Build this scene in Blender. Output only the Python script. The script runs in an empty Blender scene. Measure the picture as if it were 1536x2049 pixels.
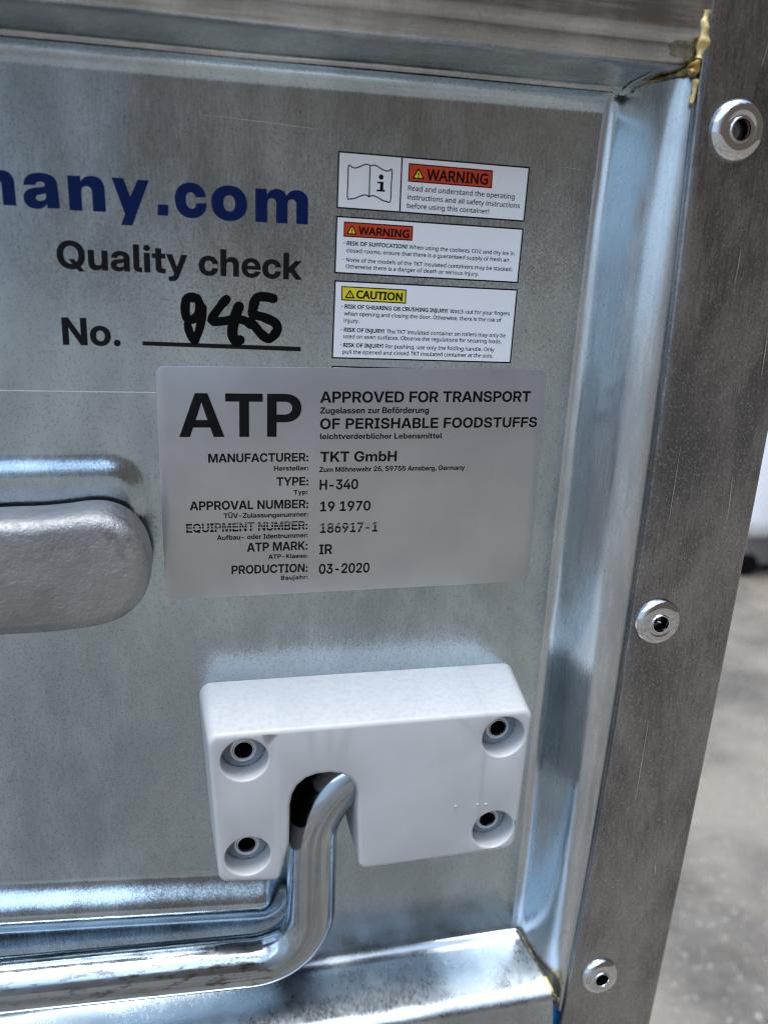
import bpy, bmesh, math, random
from mathutils import Vector, Matrix, noise
from mathutils.geometry import delaunay_2d_cdt

# ------------------------------------------------------------------ camera
MM = 0.001                       # the scene is laid out in millimetres, built in metres
scene = bpy.context.scene
col = scene.collection
cam_data = bpy.data.cameras.new('camera')
cam = bpy.data.objects.new('camera', cam_data)
col.objects.link(cam)
rot = Matrix(((0.97473, 0.03005, -0.22137), (-0.22034, 0.29272, -0.93047), (0.03684, 0.95573, 0.29194)))
cam.matrix_world = Matrix.Translation(Vector((14.36, -323.62, 40.57)) * MM) @ rot.to_4x4()
cam_data.sensor_fit = 'VERTICAL'
cam_data.sensor_height = 36.0
cam_data.sensor_width = 27.0
cam_data.lens = 28.63
cam_data.clip_start = 0.01
cam_data.clip_end = 500.0
cam_data.dof.use_dof = True
cam_data.dof.focus_distance = 0.338
cam_data.dof.aperture_fstop = 7.0
scene.camera = cam

# ------------------------------------------------------------------ sky and light
SUN_ELEV, SUN_AZ = math.radians(80), math.radians(225)      # soft light from high front left
world = bpy.data.worlds.new('World')
scene.world = world
world.use_nodes = True
wt = world.node_tree
for n in list(wt.nodes):
    wt.nodes.remove(n)
def wn(kind, **kw):
    n = wt.nodes.new(kind)
    for k, v in kw.items():
        if k.startswith('i_'):
            n.inputs[int(k[2:])].default_value = v
        else:
            setattr(n, k, v)
    return n
def wl(a, b):
    wt.links.new(a, b)
sky = wn('ShaderNodeTexSky', sky_type='NISHITA', sun_disc=False)
sky.sun_elevation = SUN_ELEV
sky.sun_rotation = SUN_AZ
sky.air_density = 1.3
sky.dust_density = 2.0
tc = wn('ShaderNodeTexCoord')
sep = wn('ShaderNodeSeparateXYZ')
wl(tc.outputs['Generated'], sep.inputs[0])
cl_noise = wn('ShaderNodeTexNoise')
cl_noise.inputs['Scale'].default_value = 2.3
cl_noise.inputs['Detail'].default_value = 5
wl(tc.outputs['Generated'], cl_noise.inputs['Vector'])
cl_ramp = wn('ShaderNodeMapRange', interpolation_type='SMOOTHSTEP')
cl_ramp.inputs['From Min'].default_value = 0.42
cl_ramp.inputs['From Max'].default_value = 0.70
wl(cl_noise.outputs['Fac'], cl_ramp.inputs['Value'])
cloud = wn('ShaderNodeMix', data_type='RGBA')
wl(cl_ramp.outputs['Result'], cloud.inputs['Factor'])
wl(sky.outputs['Color'], cloud.inputs['A'])
cloud.inputs['B'].default_value = (8.0, 10.0, 12.6, 1)
# unseen horizon band shaped for the metal's reflections, higher towards the right
side = wn('ShaderNodeVectorMath', operation='DOT_PRODUCT')
side.inputs[1].default_value = (0.80, -0.60, 0.0)
wl(tc.outputs['Generated'], side.inputs[0])
side_r = wn('ShaderNodeMapRange', interpolation_type='SMOOTHSTEP')
side_r.inputs['From Min'].default_value = 0.25
side_r.inputs['From Max'].default_value = 0.75
side_r.inputs['To Min'].default_value = 0.22
side_r.inputs['To Max'].default_value = 0.55
wl(side.outputs['Value'], side_r.inputs['Value'])
sk_noise = wn('ShaderNodeTexNoise')
sk_noise.inputs['Scale'].default_value = 5.0
sk_noise.inputs['Detail'].default_value = 3
wl(tc.outputs['Generated'], sk_noise.inputs['Vector'])
sk_add = wn('ShaderNodeMath', operation='MULTIPLY_ADD')
wl(sk_noise.outputs['Fac'], sk_add.inputs[0])
sk_add.inputs[1].default_value = 0.42
wl(side_r.outputs['Result'], sk_add.inputs[2])
diff = wn('ShaderNodeMath', operation='SUBTRACT')
wl(sep.outputs['Z'], diff.inputs[0])
wl(sk_add.outputs[0], diff.inputs[1])
sk_mask = wn('ShaderNodeMapRange', interpolation_type='SMOOTHSTEP')
sk_mask.inputs['From Min'].default_value = -0.02
sk_mask.inputs['From Max'].default_value = 0.03
wl(diff.outputs[0], sk_mask.inputs['Value'])
horizon_band = wn('ShaderNodeMix', data_type='RGBA')
wl(sk_mask.outputs['Result'], horizon_band.inputs['Factor'])
band_col = wn('ShaderNodeMix', data_type='RGBA')      # band colour: pale blue to the left, dark and warm to the right
band_r = wn('ShaderNodeMapRange', interpolation_type='SMOOTHSTEP')
band_r.inputs['From Min'].default_value = -0.2
band_r.inputs['From Max'].default_value = 0.7
wl(side.outputs['Value'], band_r.inputs['Value'])
wl(band_r.outputs['Result'], band_col.inputs['Factor'])
band_col.inputs['A'].default_value = (2.0, 2.6, 3.3, 1)
band_col.inputs['B'].default_value = (0.46, 0.375, 0.32, 1)
wl(band_col.outputs['Result'], horizon_band.inputs['A'])
wl(cloud.outputs['Result'], horizon_band.inputs['B'])
bg = wn('ShaderNodeBackground')
bg.inputs['Strength'].default_value = 0.12
wl(horizon_band.outputs['Result'], bg.inputs['Color'])
wo = wn('ShaderNodeOutputWorld')
wl(bg.outputs[0], wo.inputs['Surface'])

sun_data = bpy.data.lights.new('sun', 'SUN')
sun_data.energy = 1.5
sun_data.angle = math.radians(25)
sun_data.color = (1.0, 0.985, 0.96)
sun = bpy.data.objects.new('sun', sun_data)
col.objects.link(sun)
sdir = Vector((math.sin(SUN_AZ) * math.cos(SUN_ELEV), math.cos(SUN_AZ) * math.cos(SUN_ELEV), math.sin(SUN_ELEV)))
sun.rotation_euler = sdir.to_track_quat('Z', 'Y').to_euler()
sun.location = sdir * 5

vs = scene.view_settings
vs.view_transform = 'Standard'
vs.look = 'None'
vs.exposure = 1.5
vs.gamma = 1.0
vs.use_curve_mapping = False
scene.cycles.use_denoising = True
scene.cycles.denoising_prefilter = 'NONE'
scene.cycles.use_adaptive_sampling = False
scene.cycles.sample_clamp_indirect = 4.0
scene.cycles.filter_width = 1.1
scene.cycles.max_bounces = 10

# ------------------------------------------------------------------ lettering data (outlines in 1/1000 em, text lines and shapes in mm on the panel)
GLYPHS = {
 'B': {
  ' ': (269, []),
  ',': (269, [[41,-152,1,77,118,1,213,118,1,140,-152,1]]),
  '-': (645, [[487,344,1,487,230,1,157,230,1,157,344,1]]),
  '.': (269, [[135,-9,1,101,-9,0,53,39,0,53,73,1,53,108,0,101,156,0,135,156,1,170,156,0,218,108,0,218,73,1,218,39,0,170,-9,0]]),
  '0': (645, [[322,-12,1,231,-12,0,104,80,0,37,248,0,37,363,1,37,479,0,104,648,0,231,739,0,322,739,1,414,739,0,541,648,0,607,479,0,607,363,1,607,248,0,541,80,0,414,-12,0],[322,107,1,370,107,0,435,169,0,468,284,0,468,363,1,468,443,0,435,558,0,370,620,0,322,620,1,275,620,0,210,558,0,177,443,0,177,363,1,177,284,0,210,169,0,275,107,0]]),
  '1': (645, [[94,0,1,94,119,1,572,119,1,572,0,1],[416,728,1,416,0,1,274,0,1,274,591,1,273,591,1,102,482,1,102,613,1,282,728,1]]),
  '2': (645, [[64,0,1,64,109,1,330,337,1,363,366,0,414,417,0,443,471,0,443,505,1,443,540,0,414,592,0,361,620,0,324,620,1,285,620,0,229,586,0,198,523,0,198,478,1,61,478,1,61,557,0,126,674,0,244,739,0,324,739,1,399,739,0,515,683,0,581,582,0,581,513,1,581,462,0,543,378,0,471,300,0,420,256,1,265,120,1,265,119,1,584,119,1,584,0,1]]),
  '3': (645, [[321,-12,1,233,-12,0,110,56,0,45,171,0,45,240,1,187,240,1,187,199,0,220,138,0,280,104,0,320,104,1,358,104,0,416,136,0,449,193,0,449,230,1,449,267,0,413,320,0,348,348,0,304,348,1,205,348,1,205,439,1,381,607,1,381,608,1,86,608,1,86,728,1,556,728,1,556,612,1,325,396,1,325,426,1,414,434,0,532,385,0,592,289,0,592,226,1,592,156,0,524,49,0,402,-12,0]]),
  '4': (645, [[23,157,1,23,272,1,344,728,1,492,728,1,174,274,1,174,273,1,621,273,1,621,157,1],[386,0,1,386,192,1,386,244,1,386,454,1,524,454,1,524,0,1]]),
  '5': (645, [[322,-11,1,245,-11,0,126,48,0,55,153,0,52,223,1,192,223,1,194,189,0,228,136,0,286,105,0,323,105,1,361,105,0,418,140,0,451,201,0,451,241,1,451,282,0,419,344,0,363,379,0,326,379,1,278,379,0,209,339,0,197,302,1,62,302,1,84,728,1,548,728,1,548,608,1,215,608,1,202,433,1,203,433,1,231,463,0,306,492,0,351,492,1,401,492,0,488,455,0,554,388,0,591,298,0,591,245,1,591,170,0,524,55,0,403,-11,0]]),
  '6': (645, [[326,-11,1,246,-11,0,124,53,0,55,166,0,55,240,1,55,298,0,106,414,0,156,486,1,324,728,1,483,728,1,249,396,1,221,396,1,231,413,0,263,449,0,315,473,0,354,473,1,424,473,0,530,415,0,590,309,0,590,238,1,590,165,0,522,53,0,403,-11,0],[322,105,1,359,105,0,417,140,0,450,200,0,450,238,1,450,276,0,417,335,0,359,370,0,322,370,1,285,370,0,227,335,0,194,276,0,194,238,1,194,200,0,227,140,0,285,105,0]]),
  '7': (645, [[120,0,1,425,603,1,425,604,1,70,604,1,70,728,1,575,728,1,575,605,1,270,0,1]]),
  '8': (645, [[322,-12,1,240,-12,0,116,41,0,47,134,0,47,195,1,47,245,0,91,322,0,170,372,0,222,379,1,222,378,1,153,389,0,71,475,0,71,542,1,71,600,0,135,689,0,248,739,0,322,739,1,397,739,0,510,689,0,573,601,0,573,542,1,573,476,0,491,389,0,423,378,1,423,379,1,475,372,0,554,322,0,598,245,0,598,195,1,598,134,0,528,41,0,404,-12,0],[322,96,1,360,96,0,417,124,0,449,173,0,449,205,1,449,239,0,416,290,0,359,319,0,322,319,1,285,319,0,228,290,0,195,239,0,195,205,1,195,173,0,227,124,0,284,96,0],[322,429,1,355,429,0,404,454,0,431,499,0,431,529,1,431,559,0,404,604,0,355,629,0,322,629,1,289,629,0,240,604,0,213,559,0,213,529,1,213,499,0,240,454,0,289,429,0]]),
  '9': (645, [[319,738,1,399,738,0,520,674,0,590,561,0,590,488,1,590,430,0,539,314,0,488,242,1,321,0,1,162,0,1,396,331,1,424,331,1,414,315,0,382,279,0,330,254,0,291,254,1,221,254,0,114,313,0,55,419,0,55,490,1,55,563,0,122,675,0,242,738,0],[323,622,1,286,622,0,228,587,0,194,527,0,194,490,1,194,452,0,228,393,0,286,358,0,323,358,1,359,358,0,417,393,0,450,452,0,450,490,1,450,527,0,417,587,0,359,622,0]]),
  ':': (269, [[135,-9,1,101,-9,0,53,39,0,53,73,1,53,108,0,101,156,0,135,156,1,170,156,0,218,108,0,218,73,1,218,39,0,170,-9,0],[135,334,1,101,334,0,53,382,0,53,416,1,53,450,0,101,498,0,135,498,1,170,498,0,218,450,0,218,416,1,218,382,0,170,334,0]]),
  'A': (711, [[5,0,1,260,728,1,451,728,1,707,0,1,542,0,1,427,357,1,406,426,0,362,573,0,336,666,1,377,666,1,350,573,0,306,426,0,284,357,1,165,0,1],[166,160,1,166,279,1,545,279,1,545,160,1]]),
  'B': (644, [[55,0,1,55,728,1,345,728,1,423,728,0,533,680,0,590,597,0,590,540,1,590,499,0,558,434,0,500,391,0,460,380,1,460,379,1,504,375,0,575,332,0,617,257,0,617,205,1,617,144,0,558,52,0,444,0,0,361,0,1],[200,117,1,341,117,1,400,117,0,465,167,0,465,213,1,465,244,0,437,288,0,382,313,0,344,313,1,200,313,1],[200,425,1,335,425,1,368,425,0,416,447,0,442,489,0,442,518,1,442,560,0,385,611,0,335,611,1,200,611,1]]),
  'C': (726, [[377,-12,1,277,-12,0,121,80,0,31,248,0,31,363,1,31,479,0,120,648,0,277,739,0,377,739,1,440,739,0,549,702,0,633,631,0,688,533,0,696,472,1,546,472,1,540,504,0,510,555,0,467,590,0,411,608,0,379,608,1,316,608,0,228,548,0,180,438,0,180,363,1,180,289,0,227,179,0,316,119,0,379,119,1,411,119,0,466,137,0,510,172,0,540,223,0,547,255,1,696,255,1,687,194,0,633,96,0,549,26,0,440,-12,0]]),
  'D': (701, [[311,0,1,123,0,1,123,125,1,303,125,1,377,125,0,473,180,0,520,287,0,520,364,1,520,441,0,473,547,0,377,603,0,304,603,1,120,603,1,120,728,1,314,728,1,423,728,0,583,639,0,669,476,0,669,364,1,669,252,0,583,89,0,422,0,0],[203,728,1,203,0,1,55,0,1,55,728,1]]),
  'E': (607, [[55,0,1,55,728,1,575,728,1,575,600,1,203,600,1,203,430,1,547,430,1,547,306,1,203,306,1,203,127,1,575,127,1,575,0,1]]),
  'F': (581, [[55,0,1,55,728,1,559,728,1,559,600,1,203,600,1,203,420,1,535,420,1,535,296,1,203,296,1,203,0,1]]),
  'G': (736, [[377,-12,1,274,-12,0,118,82,0,31,251,0,31,363,1,31,479,0,121,648,0,277,739,0,375,739,1,437,739,0,547,703,0,632,635,0,687,541,0,694,484,1,543,484,1,537,512,0,509,558,0,467,591,0,412,608,0,379,608,1,317,608,0,228,548,0,180,439,0,180,363,1,180,288,0,229,179,0,318,119,0,381,119,1,432,119,0,510,159,0,554,229,0,554,276,1,589,273,1,394,273,1,394,386,1,699,386,1,699,294,1,699,204,0,616,66,0,471,-12,0]]),
  'H': (718, [[55,0,1,55,728,1,203,728,1,203,435,1,515,435,1,515,728,1,663,728,1,663,0,1,515,0,1,515,307,1,203,307,1,203,0,1]]),
  'I': (390, [[31,0,1,31,120,1,121,120,1,121,607,1,31,607,1,31,728,1,358,728,1,358,607,1,269,607,1,269,120,1,358,120,1,358,0,1]]),
  'K': (684, [[162,154,1,162,338,1,187,368,0,237,427,0,287,487,0,312,516,1,493,728,1,671,728,1,364,374,1,352,374,1],[55,0,1,55,728,1,203,728,1,203,525,1,203,342,1,203,271,1,203,0,1],[507,0,1,288,331,1,377,444,1,678,0,1]]),
  'L': (556, [[55,0,1,55,728,1,203,728,1,203,127,1,534,127,1,534,0,1]]),
  'M': (893, [[55,0,1,55,728,1,271,728,1,393,384,1,400,361,0,421,295,0,442,223,0,460,158,0,466,136,1,429,136,1,435,158,0,453,223,0,474,295,0,494,361,0,501,384,1,621,728,1,838,728,1,838,0,1,692,0,1,692,348,1,692,373,0,694,440,0,696,516,0,698,593,0,698,628,1,716,628,1,705,590,0,681,510,0,658,434,0,639,370,0,631,348,1,507,0,1,386,0,1,260,348,1,253,370,0,233,434,0,210,510,0,185,590,0,173,628,1,195,628,1,195,593,0,197,516,0,199,440,0,200,373,0,200,348,1,200,0,1]]),
  'N': (725, [[55,0,1,55,728,1,211,728,1,447,352,1,458,335,0,491,278,0,528,212,0,544,182,1,527,144,1,526,177,0,523,263,0,522,342,0,522,364,1,522,728,1,670,728,1,670,0,1,513,0,1,299,340,1,286,361,0,246,428,0,197,515,0,170,563,1,196,580,1,199,526,0,202,432,0,203,361,0,203,340,1,203,0,1]]),
  'O': (747, [[374,-12,1,276,-12,0,121,80,0,31,248,0,31,363,1,31,479,0,121,648,0,276,739,0,374,739,1,472,739,0,626,648,0,716,479,0,716,363,1,716,248,0,626,80,0,472,-12,0],[374,119,1,430,119,0,518,176,0,567,286,0,567,363,1,567,441,0,518,551,0,430,608,0,374,608,1,318,608,0,230,551,0,180,441,0,180,363,1,180,286,0,230,176,0,318,119,0]]),
  'P': (631, [[55,0,1,55,728,1,341,728,1,423,728,0,542,669,0,607,563,0,607,490,1,607,417,0,541,310,0,421,251,0,339,251,1,137,251,1,137,376,1,332,376,1,372,376,0,430,404,0,462,455,0,462,490,1,462,525,0,430,575,0,372,603,0,332,603,1,203,603,1,203,0,1]]),
  'Q': (747, [[316,249,1,442,249,1,510,162,1,569,93,1,692,-61,1,557,-61,1,476,43,1,430,100,1],[374,-12,1,276,-12,0,121,80,0,31,248,0,31,363,1,31,479,0,121,648,0,276,739,0,374,739,1,472,739,0,626,648,0,716,479,0,716,363,1,716,248,0,626,80,0,472,-12,0],[374,119,1,430,119,0,518,176,0,567,286,0,567,363,1,567,441,0,518,551,0,430,608,0,374,608,1,318,608,0,230,551,0,180,441,0,180,363,1,180,286,0,230,176,0,318,119,0]]),
  'R': (650, [[55,0,1,55,728,1,345,728,1,427,728,0,546,669,0,611,563,0,611,490,1,611,418,0,543,312,0,420,255,0,336,255,1,144,255,1,144,375,1,337,375,1,377,375,0,435,403,0,466,455,0,466,490,1,466,525,0,434,576,0,376,604,0,336,604,1,203,604,1,203,0,1],[468,0,1,301,329,1,457,329,1,627,0,1]]),
  'S': (651, [[329,-12,1,236,-12,0,104,48,0,35,160,0,35,238,1,178,238,1,178,198,0,215,141,0,283,110,0,330,110,1,372,110,0,435,134,0,470,176,0,470,205,1,470,228,0,443,264,0,386,290,0,339,300,1,262,317,1,154,340,0,49,441,0,49,519,1,49,585,0,118,684,0,242,739,0,324,739,1,407,739,0,529,683,0,597,578,0,599,505,1,460,505,1,456,557,0,384,617,0,324,617,1,287,617,0,230,594,0,197,553,0,197,526,1,197,503,0,222,470,0,278,445,0,323,435,1,393,420,1,451,408,0,536,371,0,590,321,0,617,255,0,617,214,1,617,145,0,547,43,0,418,-12,0]]),
  'T': (634, [[22,600,1,22,728,1,612,728,1,612,600,1,391,600,1,391,0,1,243,0,1,243,600,1]]),
  'U': (704, [[352,-12,1,262,-12,0,127,55,0,53,175,0,53,253,1,53,728,1,198,728,1,198,265,1,198,222,0,236,155,0,305,117,0,352,117,1,399,117,0,468,155,0,506,222,0,506,265,1,506,728,1,651,728,1,651,253,1,651,175,0,577,55,0,443,-12,0]]),
  'V': (704, [[260,0,1,5,728,1,166,728,1,285,371,1,305,306,0,351,152,0,378,61,1,335,61,1,361,152,0,405,306,0,425,371,1,540,728,1,699,728,1,449,0,1]]),
  'Y': (688, [[274,0,1,274,273,1,5,728,1,175,728,1,299,508,1,316,478,0,348,418,0,364,388,1,331,388,1,346,418,0,377,478,0,394,508,1,515,728,1,684,728,1,419,273,1,419,0,1]]),
  'Z': (634, [[26,0,1,26,115,1,350,514,1,378,548,0,438,616,0,469,651,1,487,600,1,441,600,0,349,600,0,303,600,1,37,600,1,37,728,1,604,728,1,604,613,1,286,218,1,257,183,0,196,112,0,164,77,1,147,127,1,192,127,0,284,127,0,329,127,1,607,127,1,607,0,1]]),
  'a': (552, [[209,-9,1,158,-9,0,78,26,0,31,94,0,31,145,1,31,189,0,64,247,0,120,283,0,193,301,0,233,305,1,280,310,0,336,318,0,360,335,0,360,352,1,360,355,1,360,374,0,340,404,0,302,421,0,275,421,1,248,421,0,207,403,0,183,373,0,181,353,1,48,353,1,51,406,0,107,484,0,209,526,0,279,526,1,332,526,0,414,502,0,471,456,0,500,391,0,500,350,1,500,0,1,362,0,1,362,73,1,360,73,1,346,48,0,306,11,0,249,-9,0],[248,90,1,283,90,0,334,116,0,361,161,0,361,189,1,361,241,1,355,238,0,334,231,0,307,225,0,274,220,0,257,217,1,232,214,0,191,197,0,167,170,0,167,149,1,167,131,0,187,104,0,223,90,0]]),
  'b': (597, [[345,-11,1,311,-11,0,253,9,0,207,49,0,192,79,1,191,79,1,191,0,1,51,0,1,51,728,1,193,728,1,193,444,1,194,444,1,210,472,0,255,508,0,313,526,0,346,526,1,412,526,0,512,459,0,568,338,0,568,258,1,568,178,0,513,57,0,413,-11,0],[308,105,1,344,105,0,396,141,0,425,210,0,425,258,1,425,307,0,396,375,0,344,411,0,308,411,1,272,411,0,217,373,0,186,305,0,186,258,1,186,212,0,217,143,0,272,105,0]]),
  'c': (554, [[287,-12,1,209,-12,0,93,56,0,29,178,0,29,257,1,29,337,0,93,459,0,209,527,0,287,527,1,337,527,0,423,497,0,486,443,0,525,369,0,528,324,1,391,324,1,388,344,0,372,376,0,346,400,0,311,412,0,289,412,1,252,412,0,200,374,0,172,305,0,172,257,1,172,210,0,200,141,0,252,103,0,289,103,1,311,103,0,345,116,0,370,139,0,386,173,0,390,193,1,528,193,1,526,148,0,488,74,0,424,19,0,338,-12,0]]),
  'd': (597, [[252,-11,1,185,-11,0,84,57,0,29,178,0,29,258,1,29,338,0,85,459,0,185,526,0,251,526,1,284,526,0,341,508,0,386,472,0,403,444,1,404,444,1,404,728,1,545,728,1,545,0,1,406,0,1,406,79,1,405,79,1,390,49,0,344,9,0,286,-11,0],[288,105,1,325,105,0,380,143,0,410,212,0,410,258,1,410,305,0,380,373,0,325,411,0,288,411,1,253,411,0,201,375,0,172,307,0,172,258,1,172,210,0,201,141,0,253,105,0]]),
  'e': (561, [[286,-12,1,208,-12,0,92,57,0,29,179,0,29,257,1,29,336,0,93,458,0,207,527,0,281,527,1,338,527,0,431,489,0,498,417,0,534,319,0,534,260,1,534,222,1,80,222,1,80,313,1,465,313,1,402,291,1,402,331,0,373,388,0,320,419,0,284,419,1,248,419,0,195,388,0,167,331,0,167,291,1,167,229,1,167,189,0,196,128,0,251,95,0,290,95,1,318,95,0,363,112,0,392,142,0,399,162,1,529,162,1,519,111,0,451,33,0,348,-12,0]]),
  'f': (369, [[349,516,1,349,404,1,9,404,1,9,516,1],[102,0,1,102,583,1,102,631,0,139,695,0,213,728,0,268,728,1,294,728,0,340,728,0,349,728,1,349,616,1,343,616,0,311,616,0,300,616,1,269,616,0,244,590,0,244,560,1,244,0,1]]),
  'g': (597, [[294,-211,1,221,-211,0,119,-169,0,61,-95,0,54,-44,1,191,-44,1,196,-64,0,224,-92,0,267,-106,0,294,-106,1,347,-106,0,405,-48,0,405,8,1,405,87,1,404,87,1,389,57,0,343,18,0,286,-1,0,252,-1,1,185,-1,0,84,67,0,29,185,0,29,261,1,29,339,0,85,459,0,185,526,0,251,526,1,284,526,0,342,508,0,388,470,0,405,441,1,405,441,1,405,516,1,545,516,1,545,19,1,545,-62,0,481,-164,0,368,-211,0],[288,113,1,325,113,0,380,150,0,410,218,0,410,263,1,410,309,0,380,377,0,325,413,0,288,413,1,253,413,0,201,378,0,172,311,0,172,263,1,172,216,0,201,148,0,253,113,0]]),
  'h': (584, [[193,287,1,193,0,1,51,0,1,51,728,1,193,728,1,193,382,1,166,382,1,191,450,0,282,526,0,351,526,1,407,526,0,488,479,0,533,388,0,533,323,1,533,0,1,391,0,1,391,297,1,391,349,0,341,404,0,295,404,1,265,404,0,219,379,0,193,327,0]]),
  'i': (244, [[51,0,1,51,516,1,193,516,1,193,0,1],[122,582,1,87,582,0,41,625,0,41,658,1,41,690,0,87,734,0,122,734,1,157,734,0,203,690,0,203,658,1,203,625,0,157,582,0]]),
  'j': (245, [[52,516,1,193,516,1,193,-44,1,193,-94,0,155,-166,0,78,-204,0,22,-204,1,-35,-204,1,-35,-92,1,-3,-92,1,26,-92,0,52,-62,0,52,-28,1],[122,582,1,87,582,0,41,625,0,41,658,1,41,690,0,87,734,0,122,734,1,157,734,0,204,690,0,204,658,1,204,625,0,157,582,0]]),
  'k': (549, [[180,150,1,180,317,1,194,317,1,377,516,1,544,516,1,310,257,1,277,257,1],[51,0,1,51,728,1,193,728,1,193,0,1],[389,0,1,224,225,1,318,324,1,555,0,1]]),
  'l': (271, [[217,0,1,129,0,0,51,64,0,51,139,1,51,728,1,193,728,1,193,153,1,193,128,0,213,109,0,237,109,1,242,109,0,253,109,0,258,109,1,258,0,1,248,0,0,227,0,0]]),
  'm': (882, [[51,0,1,51,516,1,188,516,1,188,400,1,179,400,1,193,443,0,242,499,0,308,526,0,344,526,1,403,526,0,490,458,0,499,400,1,484,400,1,494,439,0,544,496,0,616,526,0,658,526,1,707,526,0,786,483,0,831,401,0,831,341,1,831,0,1,689,0,1,689,316,1,689,363,0,638,409,0,601,409,1,573,409,0,532,384,0,509,340,0,509,311,1,509,0,1,373,0,1,373,320,1,373,361,0,325,409,0,286,409,1,261,409,0,218,385,0,193,338,0,193,305,1,193,0,1]]),
  'n': (584, [[193,287,1,193,0,1,51,0,1,51,516,1,191,516,1,191,382,1,166,382,1,191,450,0,282,526,0,351,526,1,407,526,0,488,479,0,533,388,0,533,323,1,533,0,1,391,0,1,391,297,1,391,349,0,341,404,0,295,404,1,265,404,0,219,379,0,193,327,0]]),
  'o': (579, [[290,-12,1,212,-12,0,94,56,0,29,177,0,29,257,1,29,338,0,94,460,0,212,527,0,290,527,1,368,527,0,485,460,0,551,338,0,551,257,1,551,177,0,485,56,0,368,-12,0],[290,104,1,325,104,0,378,140,0,408,209,0,408,257,1,408,306,0,378,375,0,325,412,0,290,412,1,255,412,0,201,375,0,172,306,0,172,257,1,172,209,0,201,140,0,254,104,0]]),
  'p': (597, [[51,-204,1,51,516,1,191,516,1,191,446,1,193,446,1,209,473,0,255,508,0,313,526,0,346,526,1,412,526,0,512,459,0,568,338,0,568,258,1,568,178,0,513,57,0,413,-11,0,345,-11,1,311,-11,0,254,9,0,209,48,0,194,77,1,193,77,1,193,-204,1],[308,105,1,344,105,0,396,141,0,425,210,0,425,258,1,425,307,0,396,375,0,344,411,0,308,411,1,272,411,0,217,373,0,186,305,0,186,258,1,186,212,0,217,143,0,272,105,0]]),
  'r': (371, [[51,0,1,51,516,1,188,516,1,188,428,1,189,428,1,204,474,0,264,519,0,315,519,1,328,519,0,349,518,0,357,518,1,357,397,1,350,397,0,314,400,0,296,400,1,266,400,0,220,373,0,193,320,0,193,281,1,193,0,1]]),
  's': (518, [[264,-12,1,198,-12,0,94,28,0,31,107,0,27,162,1,167,162,1,170,128,0,219,89,0,262,89,1,302,89,0,349,120,0,349,145,1,349,165,0,313,191,0,281,197,1,191,214,1,116,229,0,39,305,0,39,364,1,39,413,0,92,486,0,189,527,0,256,527,1,322,527,0,422,484,0,478,406,0,479,352,1,348,352,1,347,384,0,299,425,0,260,425,1,223,425,0,180,393,0,180,370,1,180,350,0,213,324,0,243,317,1,340,298,1,418,283,0,492,214,0,492,157,1,492,106,0,434,30,0,331,-12,0]]),
  't': (367, [[345,516,1,345,404,1,9,404,1,9,516,1],[98,656,1,239,656,1,239,158,1,239,132,0,261,112,0,290,112,1,302,112,0,336,112,0,345,112,1,345,0,1,332,0,0,286,0,0,262,0,1,178,0,0,98,66,0,98,136,1]]),
  'u': (584, [[233,-11,1,178,-11,0,96,37,0,51,128,0,51,193,1,51,516,1,193,516,1,193,219,1,193,166,0,243,112,0,289,112,1,319,112,0,365,136,0,391,188,0,391,229,1,391,516,1,533,516,1,533,0,1,393,0,1,393,134,1,418,134,1,393,66,0,303,-11,0]]),
  'v': (552, [[198,0,1,6,516,1,155,516,1,241,260,1,256,214,0,282,124,0,295,78,1,262,78,1,275,124,0,300,214,0,315,260,1,399,516,1,547,516,1,355,0,1]]),
  'w': (816, [[165,0,1,6,516,1,155,516,1,202,334,1,217,279,0,243,160,0,256,103,1,237,103,1,251,160,0,279,279,0,294,334,1,344,516,1,472,516,1,521,334,1,536,279,0,565,160,0,579,103,1,560,103,1,573,160,0,598,278,0,612,334,1,660,516,1,810,516,1,651,0,1,505,0,1,444,206,1,436,236,0,419,299,0,403,363,0,395,394,1,422,394,1,413,363,0,397,299,0,381,236,0,372,206,1,311,0,1]]),
  'y': (552, [[64,-204,1,64,-92,1,129,-92,1,146,-92,0,168,-81,0,183,-57,0,190,-37,1,205,2,1,6,516,1,155,516,1,242,260,1,257,215,0,284,124,0,297,78,1,257,78,1,270,124,0,297,215,0,312,260,1,399,516,1,547,516,1,319,-80,1,303,-123,0,258,-178,0,197,-204,0,157,-204,1,134,-204,0,87,-204,0]]),
  'z': (521, [[47,0,1,47,96,1,303,401,1,303,403,1,47,403,1,47,516,1,471,516,1,471,415,1,219,114,1,219,112,1,474,112,1,474,0,1]]),
  'Ü': (704, [[352,-12,1,262,-12,0,127,55,0,53,175,0,53,253,1,53,728,1,198,728,1,198,265,1,198,222,0,236,155,0,305,117,0,352,117,1,399,117,0,468,155,0,506,222,0,506,265,1,506,728,1,651,728,1,651,253,1,651,175,0,577,55,0,443,-12,0],[461,795,1,427,795,0,382,838,0,382,870,1,382,903,0,427,945,0,461,945,1,494,945,0,539,903,0,539,870,1,539,838,0,494,795,0],[244,795,1,210,795,0,165,838,0,165,870,1,165,903,0,210,945,0,244,945,1,277,945,0,322,903,0,322,870,1,322,838,0,277,795,0]]),
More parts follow.
